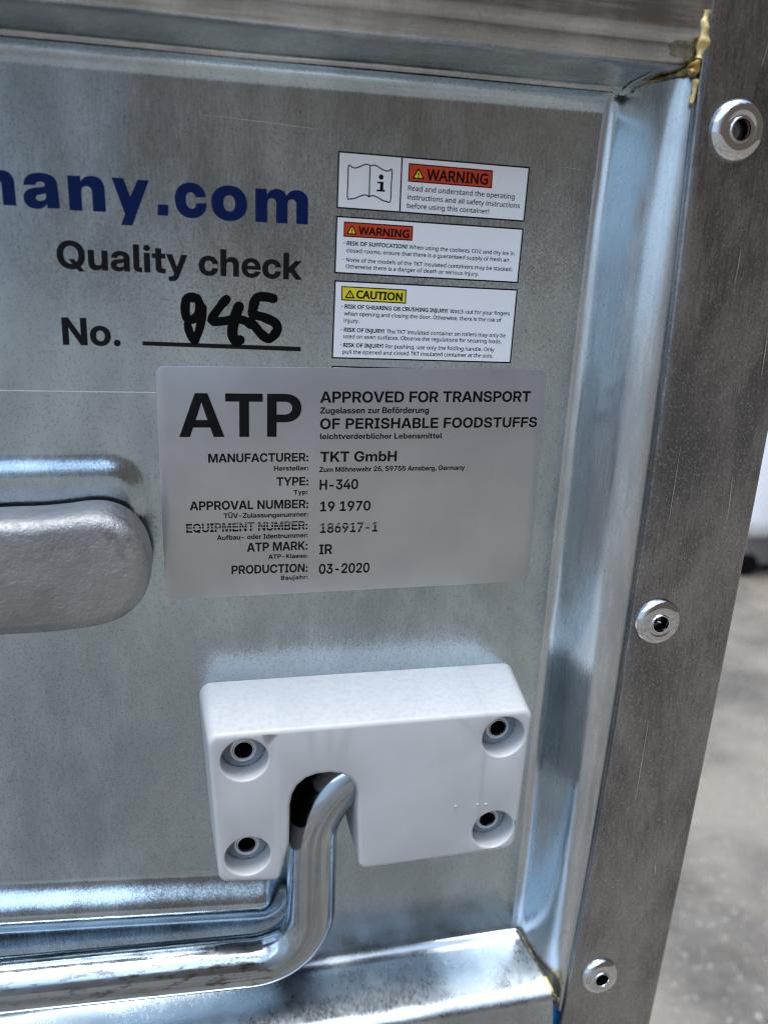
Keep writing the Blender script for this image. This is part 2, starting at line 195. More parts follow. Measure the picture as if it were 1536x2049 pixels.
  'ö': (579, [[290,-12,1,212,-12,0,94,56,0,29,177,0,29,257,1,29,338,0,94,460,0,212,527,0,290,527,1,368,527,0,485,460,0,551,338,0,551,257,1,551,177,0,485,56,0,368,-12,0],[290,104,1,325,104,0,378,140,0,408,209,0,408,257,1,408,306,0,378,375,0,325,412,0,290,412,1,255,412,0,201,375,0,172,306,0,172,257,1,172,209,0,201,140,0,254,104,0],[398,583,1,364,583,0,320,626,0,320,658,1,320,691,0,365,734,0,398,734,1,432,734,0,476,691,0,476,658,1,476,626,0,432,583,0],[181,583,1,147,583,0,103,626,0,103,658,1,103,691,0,148,734,0,181,734,1,215,734,0,260,691,0,260,658,1,260,626,0,215,583,0]]),
 },
 'X': {
  'a': (575, [[202,-9,1,151,-9,0,71,24,0,26,92,0,26,143,1,26,187,0,57,246,0,112,284,0,184,304,0,225,307,1,271,310,0,326,320,0,351,338,0,351,352,1,351,355,1,351,368,0,335,388,0,306,399,0,286,399,1,265,399,0,233,387,0,216,363,0,214,347,1,46,347,1,51,404,0,109,485,0,215,527,0,292,527,1,350,527,0,439,503,0,500,456,0,531,389,0,531,346,1,531,0,1,353,0,1,353,72,1,351,72,1,335,43,0,292,7,0,237,-9,0],[260,107,1,284,107,0,327,125,0,353,160,0,353,184,1,353,228,1,346,225,0,328,220,0,307,215,0,282,211,0,268,208,1,247,205,0,215,190,0,197,168,0,197,153,1,197,139,0,213,118,0,241,107,0]]),
  'c': (576, [[295,-12,1,214,-12,0,92,56,0,24,177,0,24,258,1,24,338,0,92,460,0,214,527,0,295,527,1,350,527,0,443,495,0,511,437,0,551,356,0,553,307,1,379,307,1,377,325,0,365,354,0,344,374,0,316,385,0,298,385,1,270,385,0,229,354,0,208,297,0,208,258,1,208,218,0,229,161,0,270,131,0,298,131,1,316,131,0,344,142,0,364,162,0,377,192,0,379,210,1,553,210,1,553,161,0,514,80,0,445,21,0,351,-12,0]]),
  'm': (912, [[44,0,1,44,516,1,219,516,1,219,393,1,211,393,1,224,439,0,274,499,0,341,527,0,377,527,1,435,527,0,524,460,0,533,393,1,519,393,1,527,437,0,579,497,0,652,527,0,693,527,1,744,527,0,823,483,0,868,401,0,868,344,1,868,0,1,686,0,1,686,301,1,686,339,0,646,381,0,614,381,1,592,381,0,560,361,0,543,325,0,543,300,1,543,0,1,369,0,1,369,302,1,369,338,0,331,381,0,298,381,1,277,381,0,245,361,0,226,324,0,226,298,1,226,0,1]]),
  'n': (610, [[226,277,1,226,0,1,44,0,1,44,516,1,224,516,1,224,376,1,199,376,1,223,443,0,313,527,0,390,527,1,447,527,0,525,478,0,565,387,0,565,325,1,565,0,1,383,0,1,383,285,1,383,328,0,343,373,0,306,373,1,281,373,0,245,352,0,226,309,0]]),
  'o': (600, [[300,-12,1,218,-12,0,93,55,0,24,176,0,24,258,1,24,340,0,93,461,0,218,527,0,300,527,1,383,527,0,507,461,0,576,340,0,576,258,1,576,176,0,507,55,0,383,-12,0],[300,131,1,327,131,0,369,160,0,393,217,0,393,258,1,393,299,0,369,355,0,327,384,0,300,384,1,274,384,0,232,355,0,208,299,0,208,258,1,208,217,0,232,160,0,274,131,0]]),
 },
 'R': {
  ' ': (260, []),
  '!': (269, [[163,201,1,106,201,1,81,714,1,188,714,1],[72,54,1,72,91,0,108,121,0,134,121,1,159,121,0,196,91,0,196,54,1,196,18,0,159,-14,0,134,-14,1,108,-14,0,72,18,0]]),
  ',': (268, [[192,105,1,183,70,0,155,-12,0,122,-93,0,106,-129,1,41,-129,1,51,-91,0,70,-4,0,86,81,0,91,116,1,185,116,1]]),
  '.': (268, [[72,54,1,72,91,0,108,121,0,133,121,1,159,121,0,196,91,0,196,54,1,196,18,0,159,-14,0,133,-14,1,108,-14,0,72,18,0]]),
  '2': (572, [[520,0,1,48,0,1,48,73,1,235,262,1,289,316,0,363,400,0,401,481,0,401,529,1,401,588,0,331,649,0,275,649,1,223,649,0,144,613,0,103,581,1,56,640,1,84,664,0,151,702,0,230,724,0,275,724,1,342,724,0,438,678,0,491,593,0,491,534,1,491,478,0,445,380,0,363,285,0,308,231,1,159,84,1,159,80,1,520,80,1]]),
  'A': (639, [[545,0,1,459,221,1,176,221,1,91,0,1,0,0,1,279,717,1,360,717,1,638,0,1],[352,517,1,349,525,0,335,567,0,322,612,0,318,624,1,313,604,0,302,563,0,291,529,0,287,517,1,206,301,1,432,301,1]]),
  'C': (632, [[403,645,1,346,645,0,254,606,0,190,531,0,156,424,0,156,357,1,156,269,0,211,139,0,320,69,0,402,69,1,449,69,0,533,85,0,573,97,1,573,19,1,533,4,0,448,-10,0,389,-10,1,280,-10,0,134,80,0,61,246,0,61,358,1,61,439,0,106,573,0,193,671,0,321,724,0,404,724,1,459,724,0,561,702,0,601,682,1,565,606,1,532,621,0,451,645,0]]),
  'E': (556, [[496,0,1,97,0,1,97,714,1,496,714,1,496,635,1,187,635,1,187,412,1,478,412,1,478,334,1,187,334,1,187,79,1,496,79,1]]),
  'F': (519, [[187,0,1,97,0,1,97,714,1,496,714,1,496,635,1,187,635,1,187,382,1,477,382,1,477,303,1,187,303,1]]),
  'G': (728, [[407,377,1,654,377,1,654,27,1,596,8,0,478,-10,0,403,-10,1,292,-10,0,140,79,0,61,244,0,61,357,1,61,469,0,149,633,0,314,724,0,431,724,1,491,724,0,598,702,0,644,682,1,610,604,1,572,621,0,477,645,0,426,645,1,341,645,0,219,575,0,155,446,0,155,357,1,155,272,0,210,141,0,328,68,0,424,68,1,471,68,0,537,78,0,564,85,1,564,297,1,407,297,1]]),
  'H': (741, [[643,0,1,553,0,1,553,333,1,187,333,1,187,0,1,97,0,1,97,714,1,187,714,1,187,412,1,553,412,1,553,714,1,643,714,1]]),
  'I': (339, [[298,0,1,40,0,1,40,52,1,124,71,1,124,642,1,40,662,1,40,714,1,298,714,1,298,662,1,214,642,1,214,71,1,298,52,1]]),
  'J': (273, [[-4,-190,1,-28,-190,0,-64,-183,0,-78,-177,1,-78,-101,1,-62,-105,0,-26,-111,0,-6,-111,1,19,-111,0,64,-91,0,92,-41,0,92,4,1,92,714,1,182,714,1,182,11,1,182,-58,0,136,-147,0,52,-190,0]]),
  'K': (619, [[619,0,1,513,0,1,260,341,1,187,277,1,187,0,1,97,0,1,97,714,1,187,714,1,187,362,1,217,396,0,279,464,0,310,498,1,503,714,1,608,714,1,325,403,1]]),
  'N': (760, [[663,0,1,558,0,1,176,593,1,172,593,1,174,570,0,177,507,0,180,436,0,180,399,1,180,0,1,97,0,1,97,714,1,201,714,1,582,123,1,586,123,1,585,139,0,582,203,0,579,279,0,579,311,1,579,714,1,663,714,1]]),
  'O': (781, [[720,358,1,720,275,0,678,140,0,595,42,0,472,-10,0,391,-10,1,307,-10,0,183,43,0,101,140,0,61,276,0,61,359,1,61,469,0,133,633,0,280,725,0,392,725,1,499,725,0,645,634,0,720,469,0],[156,358,1,156,268,0,206,138,0,311,68,0,391,68,1,472,68,0,575,138,0,625,268,0,625,358,1,625,493,0,513,646,0,392,646,1,311,646,0,206,577,0,156,448,0]]),
  'R': (622, [[294,714,1,383,714,0,498,669,0,554,579,0,554,511,1,554,454,0,512,378,0,447,333,0,411,320,1,607,0,1,502,0,1,329,295,1,187,295,1,187,0,1,97,0,1,97,714,1],[289,636,1,187,636,1,187,371,1,294,371,1,381,371,0,461,440,0,461,507,1,461,554,0,424,610,0,348,636,0]]),
  'S': (549, [[502,191,1,502,127,0,440,38,0,325,-10,0,247,-10,1,207,-10,0,134,-2,0,74,13,0,51,24,1,51,110,1,87,94,0,194,68,0,251,68,1,304,68,0,376,96,0,412,148,0,412,183,1,412,218,0,382,266,0,309,307,0,244,330,1,198,347,0,129,386,0,83,436,0,60,500,0,60,542,1,60,599,0,118,680,0,221,724,0,288,724,1,347,724,0,445,702,0,485,684,1,457,607,1,420,623,0,333,645,0,286,645,1,241,645,0,181,619,0,151,572,0,151,541,1,151,505,0,181,457,0,249,419,0,307,397,1,370,374,0,457,321,0,502,247,0]]),
  'T': (556, [[323,0,1,233,0,1,233,635,1,10,635,1,10,714,1,545,714,1,545,635,1,323,635,1]]),
  'U': (731, [[640,252,1,640,178,0,580,59,0,457,-10,0,362,-10,1,229,-10,0,90,135,0,90,254,1,90,714,1,180,714,1,180,251,1,180,164,0,273,68,0,367,68,1,432,68,0,513,115,0,551,198,0,551,252,1,551,714,1,640,714,1]]),
  'W': (930, [[917,714,1,727,0,1,636,0,1,497,468,1,491,489,0,479,533,0,469,573,0,462,602,0,461,609,1,460,602,0,455,573,0,445,533,0,434,488,0,427,465,1,292,0,1,201,0,1,12,714,1,106,714,1,217,278,1,223,255,0,233,210,0,242,167,0,248,127,0,251,108,1,254,128,0,261,170,0,271,215,0,283,261,0,289,283,1,415,714,1,508,714,1,639,280,1,646,257,0,658,210,0,668,166,0,675,125,0,678,108,1,681,133,0,691,188,0,705,248,0,713,279,1,823,714,1]]),
  'Y': (566, [[283,363,1,469,714,1,566,714,1,328,277,1,328,0,1,238,0,1,238,273,1,0,714,1,98,714,1]]),
  'a': (561, [[288,545,1,386,545,0,480,459,0,480,365,1,480,0,1,416,0,1,399,76,1,395,76,1,372,47,0,323,8,0,260,-10,0,215,-10,1,167,-10,0,90,24,0,46,95,0,46,149,1,46,229,0,172,316,0,303,320,1,394,323,1,394,355,1,394,422,0,336,474,0,283,474,1,241,474,0,165,449,0,132,433,1,105,499,1,140,518,0,236,545,0],[314,259,1,214,255,0,137,199,0,137,148,1,137,103,0,192,61,0,235,61,1,303,61,0,393,136,0,393,214,1,393,262,1]]),
  'b': (615, [[173,575,1,173,541,0,170,482,0,168,465,1,173,465,1,196,499,0,276,545,0,339,545,1,439,545,0,560,406,0,560,268,1,560,176,0,505,52,0,405,-10,0,339,-10,1,276,-10,0,196,36,0,173,68,1,166,68,1,148,0,1,85,0,1,85,760,1,173,760,1],[324,472,1,267,472,0,201,429,0,173,340,0,173,271,1,173,267,1,173,168,0,238,63,0,326,63,1,398,63,0,469,169,0,469,269,1,469,370,0,398,472,0]]),
  'c': (480, [[300,-10,1,229,-10,0,118,48,0,55,170,0,55,265,1,55,364,0,121,488,0,234,546,0,306,546,1,347,546,0,423,529,0,447,517,1,420,444,1,396,453,0,332,469,0,304,469,1,250,469,0,180,423,0,146,333,0,146,266,1,146,202,0,180,112,0,248,66,0,299,66,1,343,66,0,410,84,0,438,97,1,438,19,1,411,5,0,346,-10,0]]),
  'd': (615, [[275,-10,1,175,-10,0,55,129,0,55,267,1,55,405,0,176,546,0,276,546,1,318,546,0,380,525,0,426,489,0,442,467,1,448,467,1,447,480,0,442,531,0,442,546,1,442,760,1,530,760,1,530,0,1,459,0,1,446,72,1,442,72,1,426,49,0,380,12,0,317,-10,0],[289,63,1,374,63,0,443,156,0,443,250,1,443,266,1,443,366,0,377,473,0,288,473,1,217,473,0,146,360,0,146,265,1,146,169,0,217,63,0]]),
  'e': (564, [[292,546,1,361,546,0,460,486,0,513,377,0,513,304,1,513,251,1,146,251,1,148,160,0,237,65,0,317,65,1,368,65,0,447,84,0,489,102,1,489,25,1,448,7,0,368,-10,0,313,-10,1,237,-10,0,120,52,0,55,175,0,55,264,1,55,352,0,114,478,0,221,546,0],[291,474,1,228,474,0,155,393,0,148,321,1,421,321,1,421,367,0,393,435,0,336,474,0]]),
  'f': (344, [[332,468,1,197,468,1,197,0,1,109,0,1,109,468,1,15,468,1,15,509,1,109,539,1,109,570,1,109,639,0,150,725,0,228,765,0,283,765,1,315,765,0,368,754,0,387,747,1,364,678,1,348,683,0,306,693,0,284,693,1,240,693,0,197,634,0,197,571,1,197,536,1,332,536,1]]),
  'g': (615, [[275,546,1,328,546,0,413,506,0,443,465,1,448,465,1,460,536,1,530,536,1,530,-9,1,530,-85,0,478,-188,0,372,-240,0,290,-240,1,232,-240,0,135,-223,0,97,-206,1,97,-125,1,135,-145,0,237,-167,0,295,-167,1,364,-167,0,443,-86,0,443,-16,1,443,5,1,443,17,0,445,62,0,446,71,1,442,71,1,414,30,0,331,-10,0,276,-10,1,172,-10,0,55,136,0,55,267,1,55,395,0,172,546,0],[287,472,1,242,472,0,179,424,0,146,332,0,146,266,1,146,167,0,219,62,0,289,62,1,330,62,0,388,83,0,426,128,0,444,198,0,444,246,1,444,267,1,444,340,0,411,430,0,341,472,0]]),
  'h': (618, [[173,537,1,173,518,0,170,478,0,168,462,1,174,462,1,191,490,0,243,526,0,307,545,0,341,545,1,406,545,0,493,504,0,537,418,0,537,349,1,537,0,1,450,0,1,450,343,1,450,408,0,392,472,0,330,472,1,270,472,0,202,427,0,173,340,0,173,277,1,173,0,1,85,0,1,85,760,1,173,760,1]]),
  'i': (258, [[173,536,1,173,0,1,85,0,1,85,536,1],[130,737,1,150,737,0,181,710,0,181,681,1,181,653,0,150,625,0,130,625,1,108,625,0,78,653,0,78,681,1,78,710,0,108,737,0]]),
  'j': (258, [[22,-240,1,-3,-240,0,-41,-233,0,-55,-228,1,-55,-157,1,-40,-161,0,-8,-167,0,11,-167,1,43,-167,0,85,-132,0,85,-83,1,85,536,1,173,536,1,173,-80,1,173,-130,0,141,-202,0,75,-240,0],[78,681,1,78,710,0,108,737,0,130,737,1,150,737,0,181,710,0,181,681,1,181,653,0,150,625,0,130,625,1,108,625,0,78,653,0]]),
  'k': (534, [[172,363,1,172,347,0,169,295,0,168,276,1,172,276,1,178,284,0,202,314,0,227,345,0,236,355,1,407,536,1,510,536,1,293,307,1,525,0,1,419,0,1,233,250,1,172,197,1,172,0,1,85,0,1,85,760,1,172,760,1]]),
  'l': (258, [[173,0,1,85,0,1,85,760,1,173,760,1]]),
  'm': (935, [[673,546,1,764,546,0,854,453,0,854,349,1,854,0,1,767,0,1,767,345,1,767,408,0,714,472,0,658,472,1,580,472,0,513,382,0,513,296,1,513,0,1,426,0,1,426,345,1,426,387,0,402,444,0,354,472,0,316,472,1,262,472,0,200,427,0,173,341,0,173,278,1,173,0,1,85,0,1,85,536,1,156,536,1,169,463,1,174,463,1,191,491,0,240,528,0,300,546,0,332,546,1,394,546,0,477,502,0,496,456,1,501,456,1,528,502,0,621,546,0]]),
  'n': (618, [[343,546,1,439,546,0,537,453,0,537,349,1,537,0,1,450,0,1,450,343,1,450,408,0,392,472,0,330,472,1,241,472,0,173,372,0,173,278,1,173,0,1,85,0,1,85,536,1,156,536,1,169,463,1,174,463,1,192,491,0,245,528,0,309,546,0]]),
  'o': (605, [[551,269,1,551,202,0,516,99,0,451,27,0,358,-10,0,301,-10,1,248,-10,0,158,27,0,92,99,0,55,202,0,55,269,1,55,358,0,115,481,0,227,546,0,304,546,1,377,546,0,488,481,0,551,358,0],[146,269,1,146,206,0,179,113,0,249,63,0,303,63,1,357,63,0,427,113,0,460,206,0,460,269,1,460,333,0,426,423,0,357,472,0,302,472,1,220,472,0,146,364,0]]),
  'p': (615, [[340,546,1,439,546,0,560,408,0,560,269,1,560,178,0,505,53,0,406,-10,0,339,-10,1,298,-10,0,234,12,0,189,47,0,173,68,1,167,68,1,169,51,0,173,-1,0,173,-20,1,173,-240,1,85,-240,1,85,536,1,157,536,1,169,463,1,173,463,1,189,486,0,234,524,0,297,546,0],[324,472,1,270,472,0,204,431,0,174,349,0,173,286,1,173,269,1,173,203,0,201,111,0,268,63,0,326,63,1,375,63,0,438,117,0,469,210,0,469,270,1,469,362,0,398,472,0]]),
  'r': (413, [[335,546,1,350,546,0,385,543,0,398,540,1,387,459,1,374,462,0,343,466,0,329,466,1,298,466,0,242,440,0,198,393,0,173,327,0,173,286,1,173,0,1,85,0,1,85,536,1,157,536,1,167,438,1,171,438,1,188,468,0,236,517,0,298,546,0]]),
  's': (479, [[434,148,1,434,96,0,382,26,0,286,-10,0,220,-10,1,164,-10,0,83,8,0,52,24,1,52,104,1,84,88,0,175,61,0,222,61,1,289,61,0,349,104,0,349,140,1,349,160,0,327,192,0,270,224,0,217,244,1,165,264,0,91,304,0,51,360,0,51,404,1,51,472,0,162,546,0,252,546,1,301,546,0,386,527,0,423,510,1,393,440,1,359,454,0,285,474,0,246,474,1,192,474,0,135,439,0,135,409,1,135,387,0,161,356,0,222,327,0,273,307,1,324,288,0,396,248,0,434,191,0]]),
  't': (361, [[264,62,1,284,62,0,326,69,0,339,73,1,339,6,1,325,-1,0,273,-10,0,249,-10,1,207,-10,0,136,19,0,92,91,0,92,156,1,92,468,1,16,468,1,16,510,1,93,545,1,128,659,1,180,659,1,180,536,1,335,536,1,335,468,1,180,468,1,180,158,1,180,109,0,227,62,0]]),
  'u': (618, [[533,536,1,533,0,1,461,0,1,448,71,1,444,71,1,427,43,0,373,7,0,309,-10,0,274,-10,1,210,-10,0,123,31,0,79,117,0,79,185,1,79,536,1,168,536,1,168,191,1,168,127,0,226,63,0,287,63,1,347,63,0,416,108,0,445,195,0,445,257,1,445,536,1]]),
  'v': (508, [[203,0,1,0,536,1,94,536,1,208,220,1,216,198,0,234,144,0,248,95,0,251,78,1,255,78,1,259,95,0,274,145,0,293,199,0,300,220,1,414,536,1,508,536,1,304,0,1]]),
  'w': (786, [[431,303,1,425,324,0,413,365,0,404,402,0,396,434,0,394,445,1,390,445,1,388,434,0,381,402,0,372,364,0,361,323,0,354,302,1,258,1,1,158,1,1,11,537,1,102,537,1,176,251,1,184,222,0,198,163,0,209,110,0,211,91,1,215,91,1,218,103,0,226,139,0,235,179,0,246,219,0,251,235,1,346,537,1,442,537,1,534,235,1,541,212,0,556,160,0,568,111,0,570,92,1,574,92,1,576,109,0,587,160,0,602,221,0,610,251,1,685,537,1,775,537,1,626,1,1,523,1,1]]),
  'y': (510, [[1,536,1,95,536,1,211,231,1,221,204,0,238,154,0,252,107,0,256,85,1,260,85,1,266,110,0,292,191,0,306,232,1,415,536,1,510,536,1,279,-74,1,260,-124,0,209,-199,0,136,-240,0,84,-240,1,60,-240,0,24,-235,0,11,-232,1,11,-162,1,22,-164,0,53,-168,0,70,-168,1,101,-168,0,146,-145,0,178,-102,0,189,-73,1,217,-2,1]]),
  '·': (268, [[72,353,1,72,390,0,108,420,0,133,420,1,159,420,0,196,390,0,196,353,1,196,317,0,159,285,0,133,285,1,108,285,0,72,317,0]]),
 },
}
CAP_HEIGHT = {'B': 727, 'X': 727, 'R': 714, 'N': 714}
TEXTS = [
  ('plate heading', 'B', 'ATP', 7.93, -27.35, 55.51, -27.7, 17.09),
  ('plate lettering', 'B', 'APPROVED FOR TRANSPORT', 63.18, -13.96, 153.32, -13.54, 4.46),
  ('plate lettering', 'B', 'Zugelassen zur Beförderung', 63.24, -18.35, 108.71, -18.28, 2.47),
  ('plate lettering', 'B', 'OF PERISHABLE FOODSTUFFS', 63.33, -24.73, 157.29, -24.52, 4.33),
  ('plate lettering', 'B', 'leichtverderblicher Lebensmittel', 63.39, -28.87, 114.96, -29.07, 2.29),
  ('plate lettering', 'B', 'MANUFACTURER:', 18.68, -37.94, 58.62, -38.07, 3.55),
  ('plate lettering', 'B', 'Hersteller:', 44.63, -41.8, 58.65, -41.85, 1.99),
  ('plate lettering', 'B', 'TKT GmbH', 63.52, -38.48, 95.78, -38.57, 4.33),
  ('plate lettering', 'B', 'Zum Möhnewehr 25, 59755 Arnsberg, Germany', 63.25, -42.72, 126.07, -42.91, 2.07),
  ('plate lettering', 'B', 'TYPE:', 45.69, -48.17, 58.72, -48.25, 3.57),
  ('plate lettering', 'B', 'Typ:', 52.73, -52.06, 58.53, -51.99, 1.92),
  ('plate lettering', 'B', 'H-340', 63.47, -50.29, 79.65, -50.35, 4.3),
  ('plate lettering', 'B', 'APPROVAL NUMBER:', 10.89, -57.6, 58.81, -58.05, 3.66),
  ('plate lettering', 'B', 'TÜV-Zulassungsnummer:', 24.2, -61.39, 58.74, -61.73, 2.03),
  ('plate lettering', 'B', '19 1970', 63.82, -59.7, 85.27, -59.9, 4.26),
  ('plate lettering', 'B', 'EQUIPMENT NUMBER:', 9.13, -67.08, 58.57, -67.42, 3.71),
  ('plate lettering', 'B', 'Aufbau- oder Identnummer:', 21.35, -70.74, 58.71, -70.93, 2.06),
  ('plate lettering', 'B', '186917-1', 63.96, -69.25, 88.71, -69.47, 4.21),
  ('plate lettering', 'B', 'ATP MARK:', 33.39, -76.33, 58.65, -76.47, 3.83),
  ('plate lettering', 'B', 'ATP-Klasse:', 42.21, -79.89, 58.8, -80.04, 1.88),
  ('plate lettering', 'B', 'IR', 63.75, -78.83, 69.2, -78.83, 4.4),
  ('plate lettering', 'B', 'PRODUCTION:', 26.95, -86.0, 58.75, -86.51, 3.77),
  ('plate lettering', 'B', 'Baujahr:', 47.52, -89.68, 58.89, -89.78, 1.92),
  ('plate lettering', 'B', '03-2020', 63.65, -87.72, 85.72, -88.09, 4.47),
  ('panel quality', 'B', 'Quality check', -32.32, 34.68, 55.4, 33.4, 9.4),
  ('panel quality', 'B', 'No.', -32.42, 7.58, -12.29, 7.41, 9.67),
  ('panel web', 'X', 'a', -41.57, 54.44, -30.09, 54.86, 15.86),
  ('panel web', 'X', 'n', -26.84, 54.45, -14.69, 54.47, 16.04),
  ('panel web', 'X', 'c', 9.81, 53.6, 20.83, 54.42, 16.22),
  ('panel web', 'X', 'o', 22.5, 53.38, 35.38, 53.98, 16.38),
  ('panel web', 'X', 'm', 38.13, 53.58, 57.61, 53.48, 16.27),
  ('panel web', 'X', 'm', -63.05, 55.04, -44.37, 55.07, 15.58),
  ('label1 banner', 'N', 'WARNING', 103.13, 71.7, 127.53, 71.34, 3.66),
  ('label1 lettering', 'R', 'Read and understand the operating', 95.86, 67.51, 139.1, 66.58, 1.79),
  ('label1 lettering', 'R', 'instructions and all safety instructions', 95.78, 64.35, 141.62, 63.39, 1.7),
  ('label1 lettering', 'R', 'before using this container!', 95.76, 61.23, 128.95, 60.69, 1.71),
  ('label2 banner', 'N', 'WARNING', 77.15, 50.89, 96.94, 50.4, 2.63),
  ('label2 bold', 'N', '· RISK OF SUFFOCATION!', 71.53, 46.74, 96.45, 46.4, 1.37),
  ('label2 lettering', 'R', 'When using the coolants CO2 and dry ice in', 97.3, 46.33, 140.85, 45.47, 1.4),
  ('label2 lettering', 'R', 'closed rooms, ensure that there is a guaranteed supply of fresh air.', 72.52, 44.12, 139.39, 42.94, 1.38),
  ('label2 lettering', 'R', '· None of the models of the TKT insulated containers may be stacked.', 71.39, 40.68, 140.6, 39.41, 1.39),
  ('label2 lettering', 'R', 'Otherwise there is a danger of death or serious injury.', 72.44, 38.24, 126.46, 37.15, 1.4),
  ('label3 banner', 'N', 'CAUTION', 76.98, 27.21, 95.25, 26.69, 2.75),
  ('label3 bold', 'N', '· RISK OF SHEARING OR CRUSHING INJURY!', 71.23, 23.18, 114.41, 22.43, 1.43),
  ('label3 lettering', 'R', 'Watch out for your fingers', 115.36, 22.35, 140.97, 22.0, 1.48),
  ('label3 lettering', 'R', 'when opening and closing the door. Otherwise, there is the risk of', 72.24, 20.48, 137.54, 19.28, 1.44),
  ('label3 lettering', 'R', 'injury.', 72.19, 17.8, 78.25, 17.65, 1.45),
  ('label3 bold', 'N', '· RISK OF INJURY!', 71.15, 14.27, 88.44, 13.88, 1.46),
  ('label3 lettering', 'R', 'The TKT insulated container on rollers may only be', 89.48, 13.84, 139.9, 13.11, 1.48),
  ('label3 lettering', 'R', 'used on even surfaces. Observe the regulations for securing loads.', 72.16, 11.68, 138.33, 10.64, 1.47),
  ('label3 bold', 'N', '· RISK OF INJURY!', 71.0, 8.28, 88.26, 8.04, 1.47),
  ('label3 lettering', 'R', 'For pushing, use only the folding handle. Only', 89.24, 8.0, 135.52, 7.34, 1.49),
  ('label3 lettering', 'R', 'pull the opened and closed TKT insulated container at the side.', 71.96, 5.66, 135.12, 4.76, 1.48),
]
SHAPES = {
  'label1': [(68.67, 79.74), (144.54, 78.67), (144.11, 58.38), (68.4, 59.77)],
  'label2': [(68.34, 57.13), (144.04, 55.89), (143.6, 34.82), (68.0, 36.16)],
  'label3': [(68.14, 33.62), (143.65, 32.39), (143.22, 2.54), (67.59, 3.69)],
  'banner1': [(95.73, 77.15), (129.37, 76.55), (129.48, 70.08), (95.71, 70.64)],
  'banner2': [(71.34, 55.17), (98.53, 54.74), (98.4, 49.33), (71.3, 49.73)],
  'banner3': [(70.94, 31.52), (96.94, 30.97), (96.96, 25.55), (70.95, 26.15)],
  'tri1': [(99.66, 75.52), (97.47, 71.93), (102.01, 71.83)],
  'tri2': [(74.45, 53.96), (72.52, 50.79), (76.39, 50.71)],
  'tri3': [(74.29, 30.2), (72.42, 27.14), (76.2, 27.03)],
  'divider': [(92.75, 79.02), (93.3, 79.01), (93.23, 59.48), (92.68, 59.51)],
  'book1': [(80.85, 75.19), (80.3, 75.6), (79.44, 75.74), (78.32, 75.43), (76.74, 74.7), (75.42, 74.24), (74.08, 74.4), (72.64, 74.85), (72.55, 69.94), (72.48, 63.64), (73.56, 63.35), (74.9, 63.52), (76.5, 64.1), (77.94, 64.77), (79.45, 65.0), (80.82, 64.42)],
  'book2': [(80.82, 64.42), (81.62, 64.86), (82.7, 64.87), (84.36, 64.26), (86.03, 63.45), (87.68, 63.08), (89.1, 63.31), (89.2, 68.89), (89.31, 74.42), (88.07, 73.95), (86.72, 73.97), (85.07, 74.56), (83.53, 75.35), (82.34, 75.62), (81.48, 75.52), (80.85, 75.19)],
  'book3': [(80.85, 75.19), (80.8, 69.91), (80.82, 64.42)],
  'idot': [(85.23, 71.63), (86.15, 71.63)],
  'istem': [(83.72, 69.97), (86.22, 70.01), (86.16, 67.14), (86.87, 67.13), (86.89, 66.53), (83.52, 66.55), (83.55, 67.1), (84.85, 67.12), (84.88, 69.39), (83.74, 69.43)],
  'underline': [(-4.25, 9.2), (55.25, 8.0), (55.27, 6.25), (-4.32, 7.69)],
  'y': [(-12.12, 66.01), (-8.13, 66.03), (-6.11, 59.94), (-3.32, 65.73), (0.58, 65.73), (-5.87, 50.23), (-9.72, 50.28), (-8.19, 53.99)],
  'dot': [(3.36, 57.89), (7.03, 57.86), (6.73, 54.12), (3.05, 54.16)],
  'h9': [(15.52, 25.45), (13.17, 25.7), (11.93, 23.79), (11.72, 19.87), (12.53, 17.91), (14.49, 17.72), (16.53, 19.58), (17.02, 23.14), (16.14, 25.31)],
  'h9b': [(18.18, 21.99), (17.84, 18.43), (16.78, 14.43), (15.74, 11.61), (14.81, 9.75), (13.73, 11.01), (12.78, 13.55), (12.38, 15.77)],
  'h4': [(27.01, 25.37), (24.55, 22.54), (21.24, 17.31), (25.64, 17.24), (30.09, 18.06), (33.73, 17.58), (35.75, 16.01)],
  'h4b': [(31.54, 22.72), (30.1, 18.7), (28.95, 13.05), (30.12, 9.99), (31.84, 10.27)],
  'h5': [(44.57, 26.08), (41.55, 26.64), (38.29, 26.07), (36.87, 22.05), (37.01, 20.06), (41.09, 18.94), (45.2, 17.01), (46.19, 14.59), (44.36, 11.86), (42.29, 11.01), (39.82, 12.84), (37.79, 15.24), (35.76, 17.22)],
  'plate': [(0.04, -0.03), (160.0, 0.04), (160.0, -96.07), (-0.05, -96.05)],
}
# ------------------------------------------------------------------ helpers
random.seed(4)

def tag(o, label=None, cat=None, group=None, kind=None):
    if label: o['label'] = label
    if cat: o['category'] = cat
    if group: o['group'] = group
    if kind: o['kind'] = kind
    return o

def root_of(o):
    p = Vector((0, 0, 0))
    while o is not None:
        p += o.location
        o = o.parent
    return p

def empty(name, loc):
    o = bpy.data.objects.new(name, None)
    o.empty_display_size = 0.02
    o.location = Vector(loc) * MM
    col.objects.link(o)
    return o

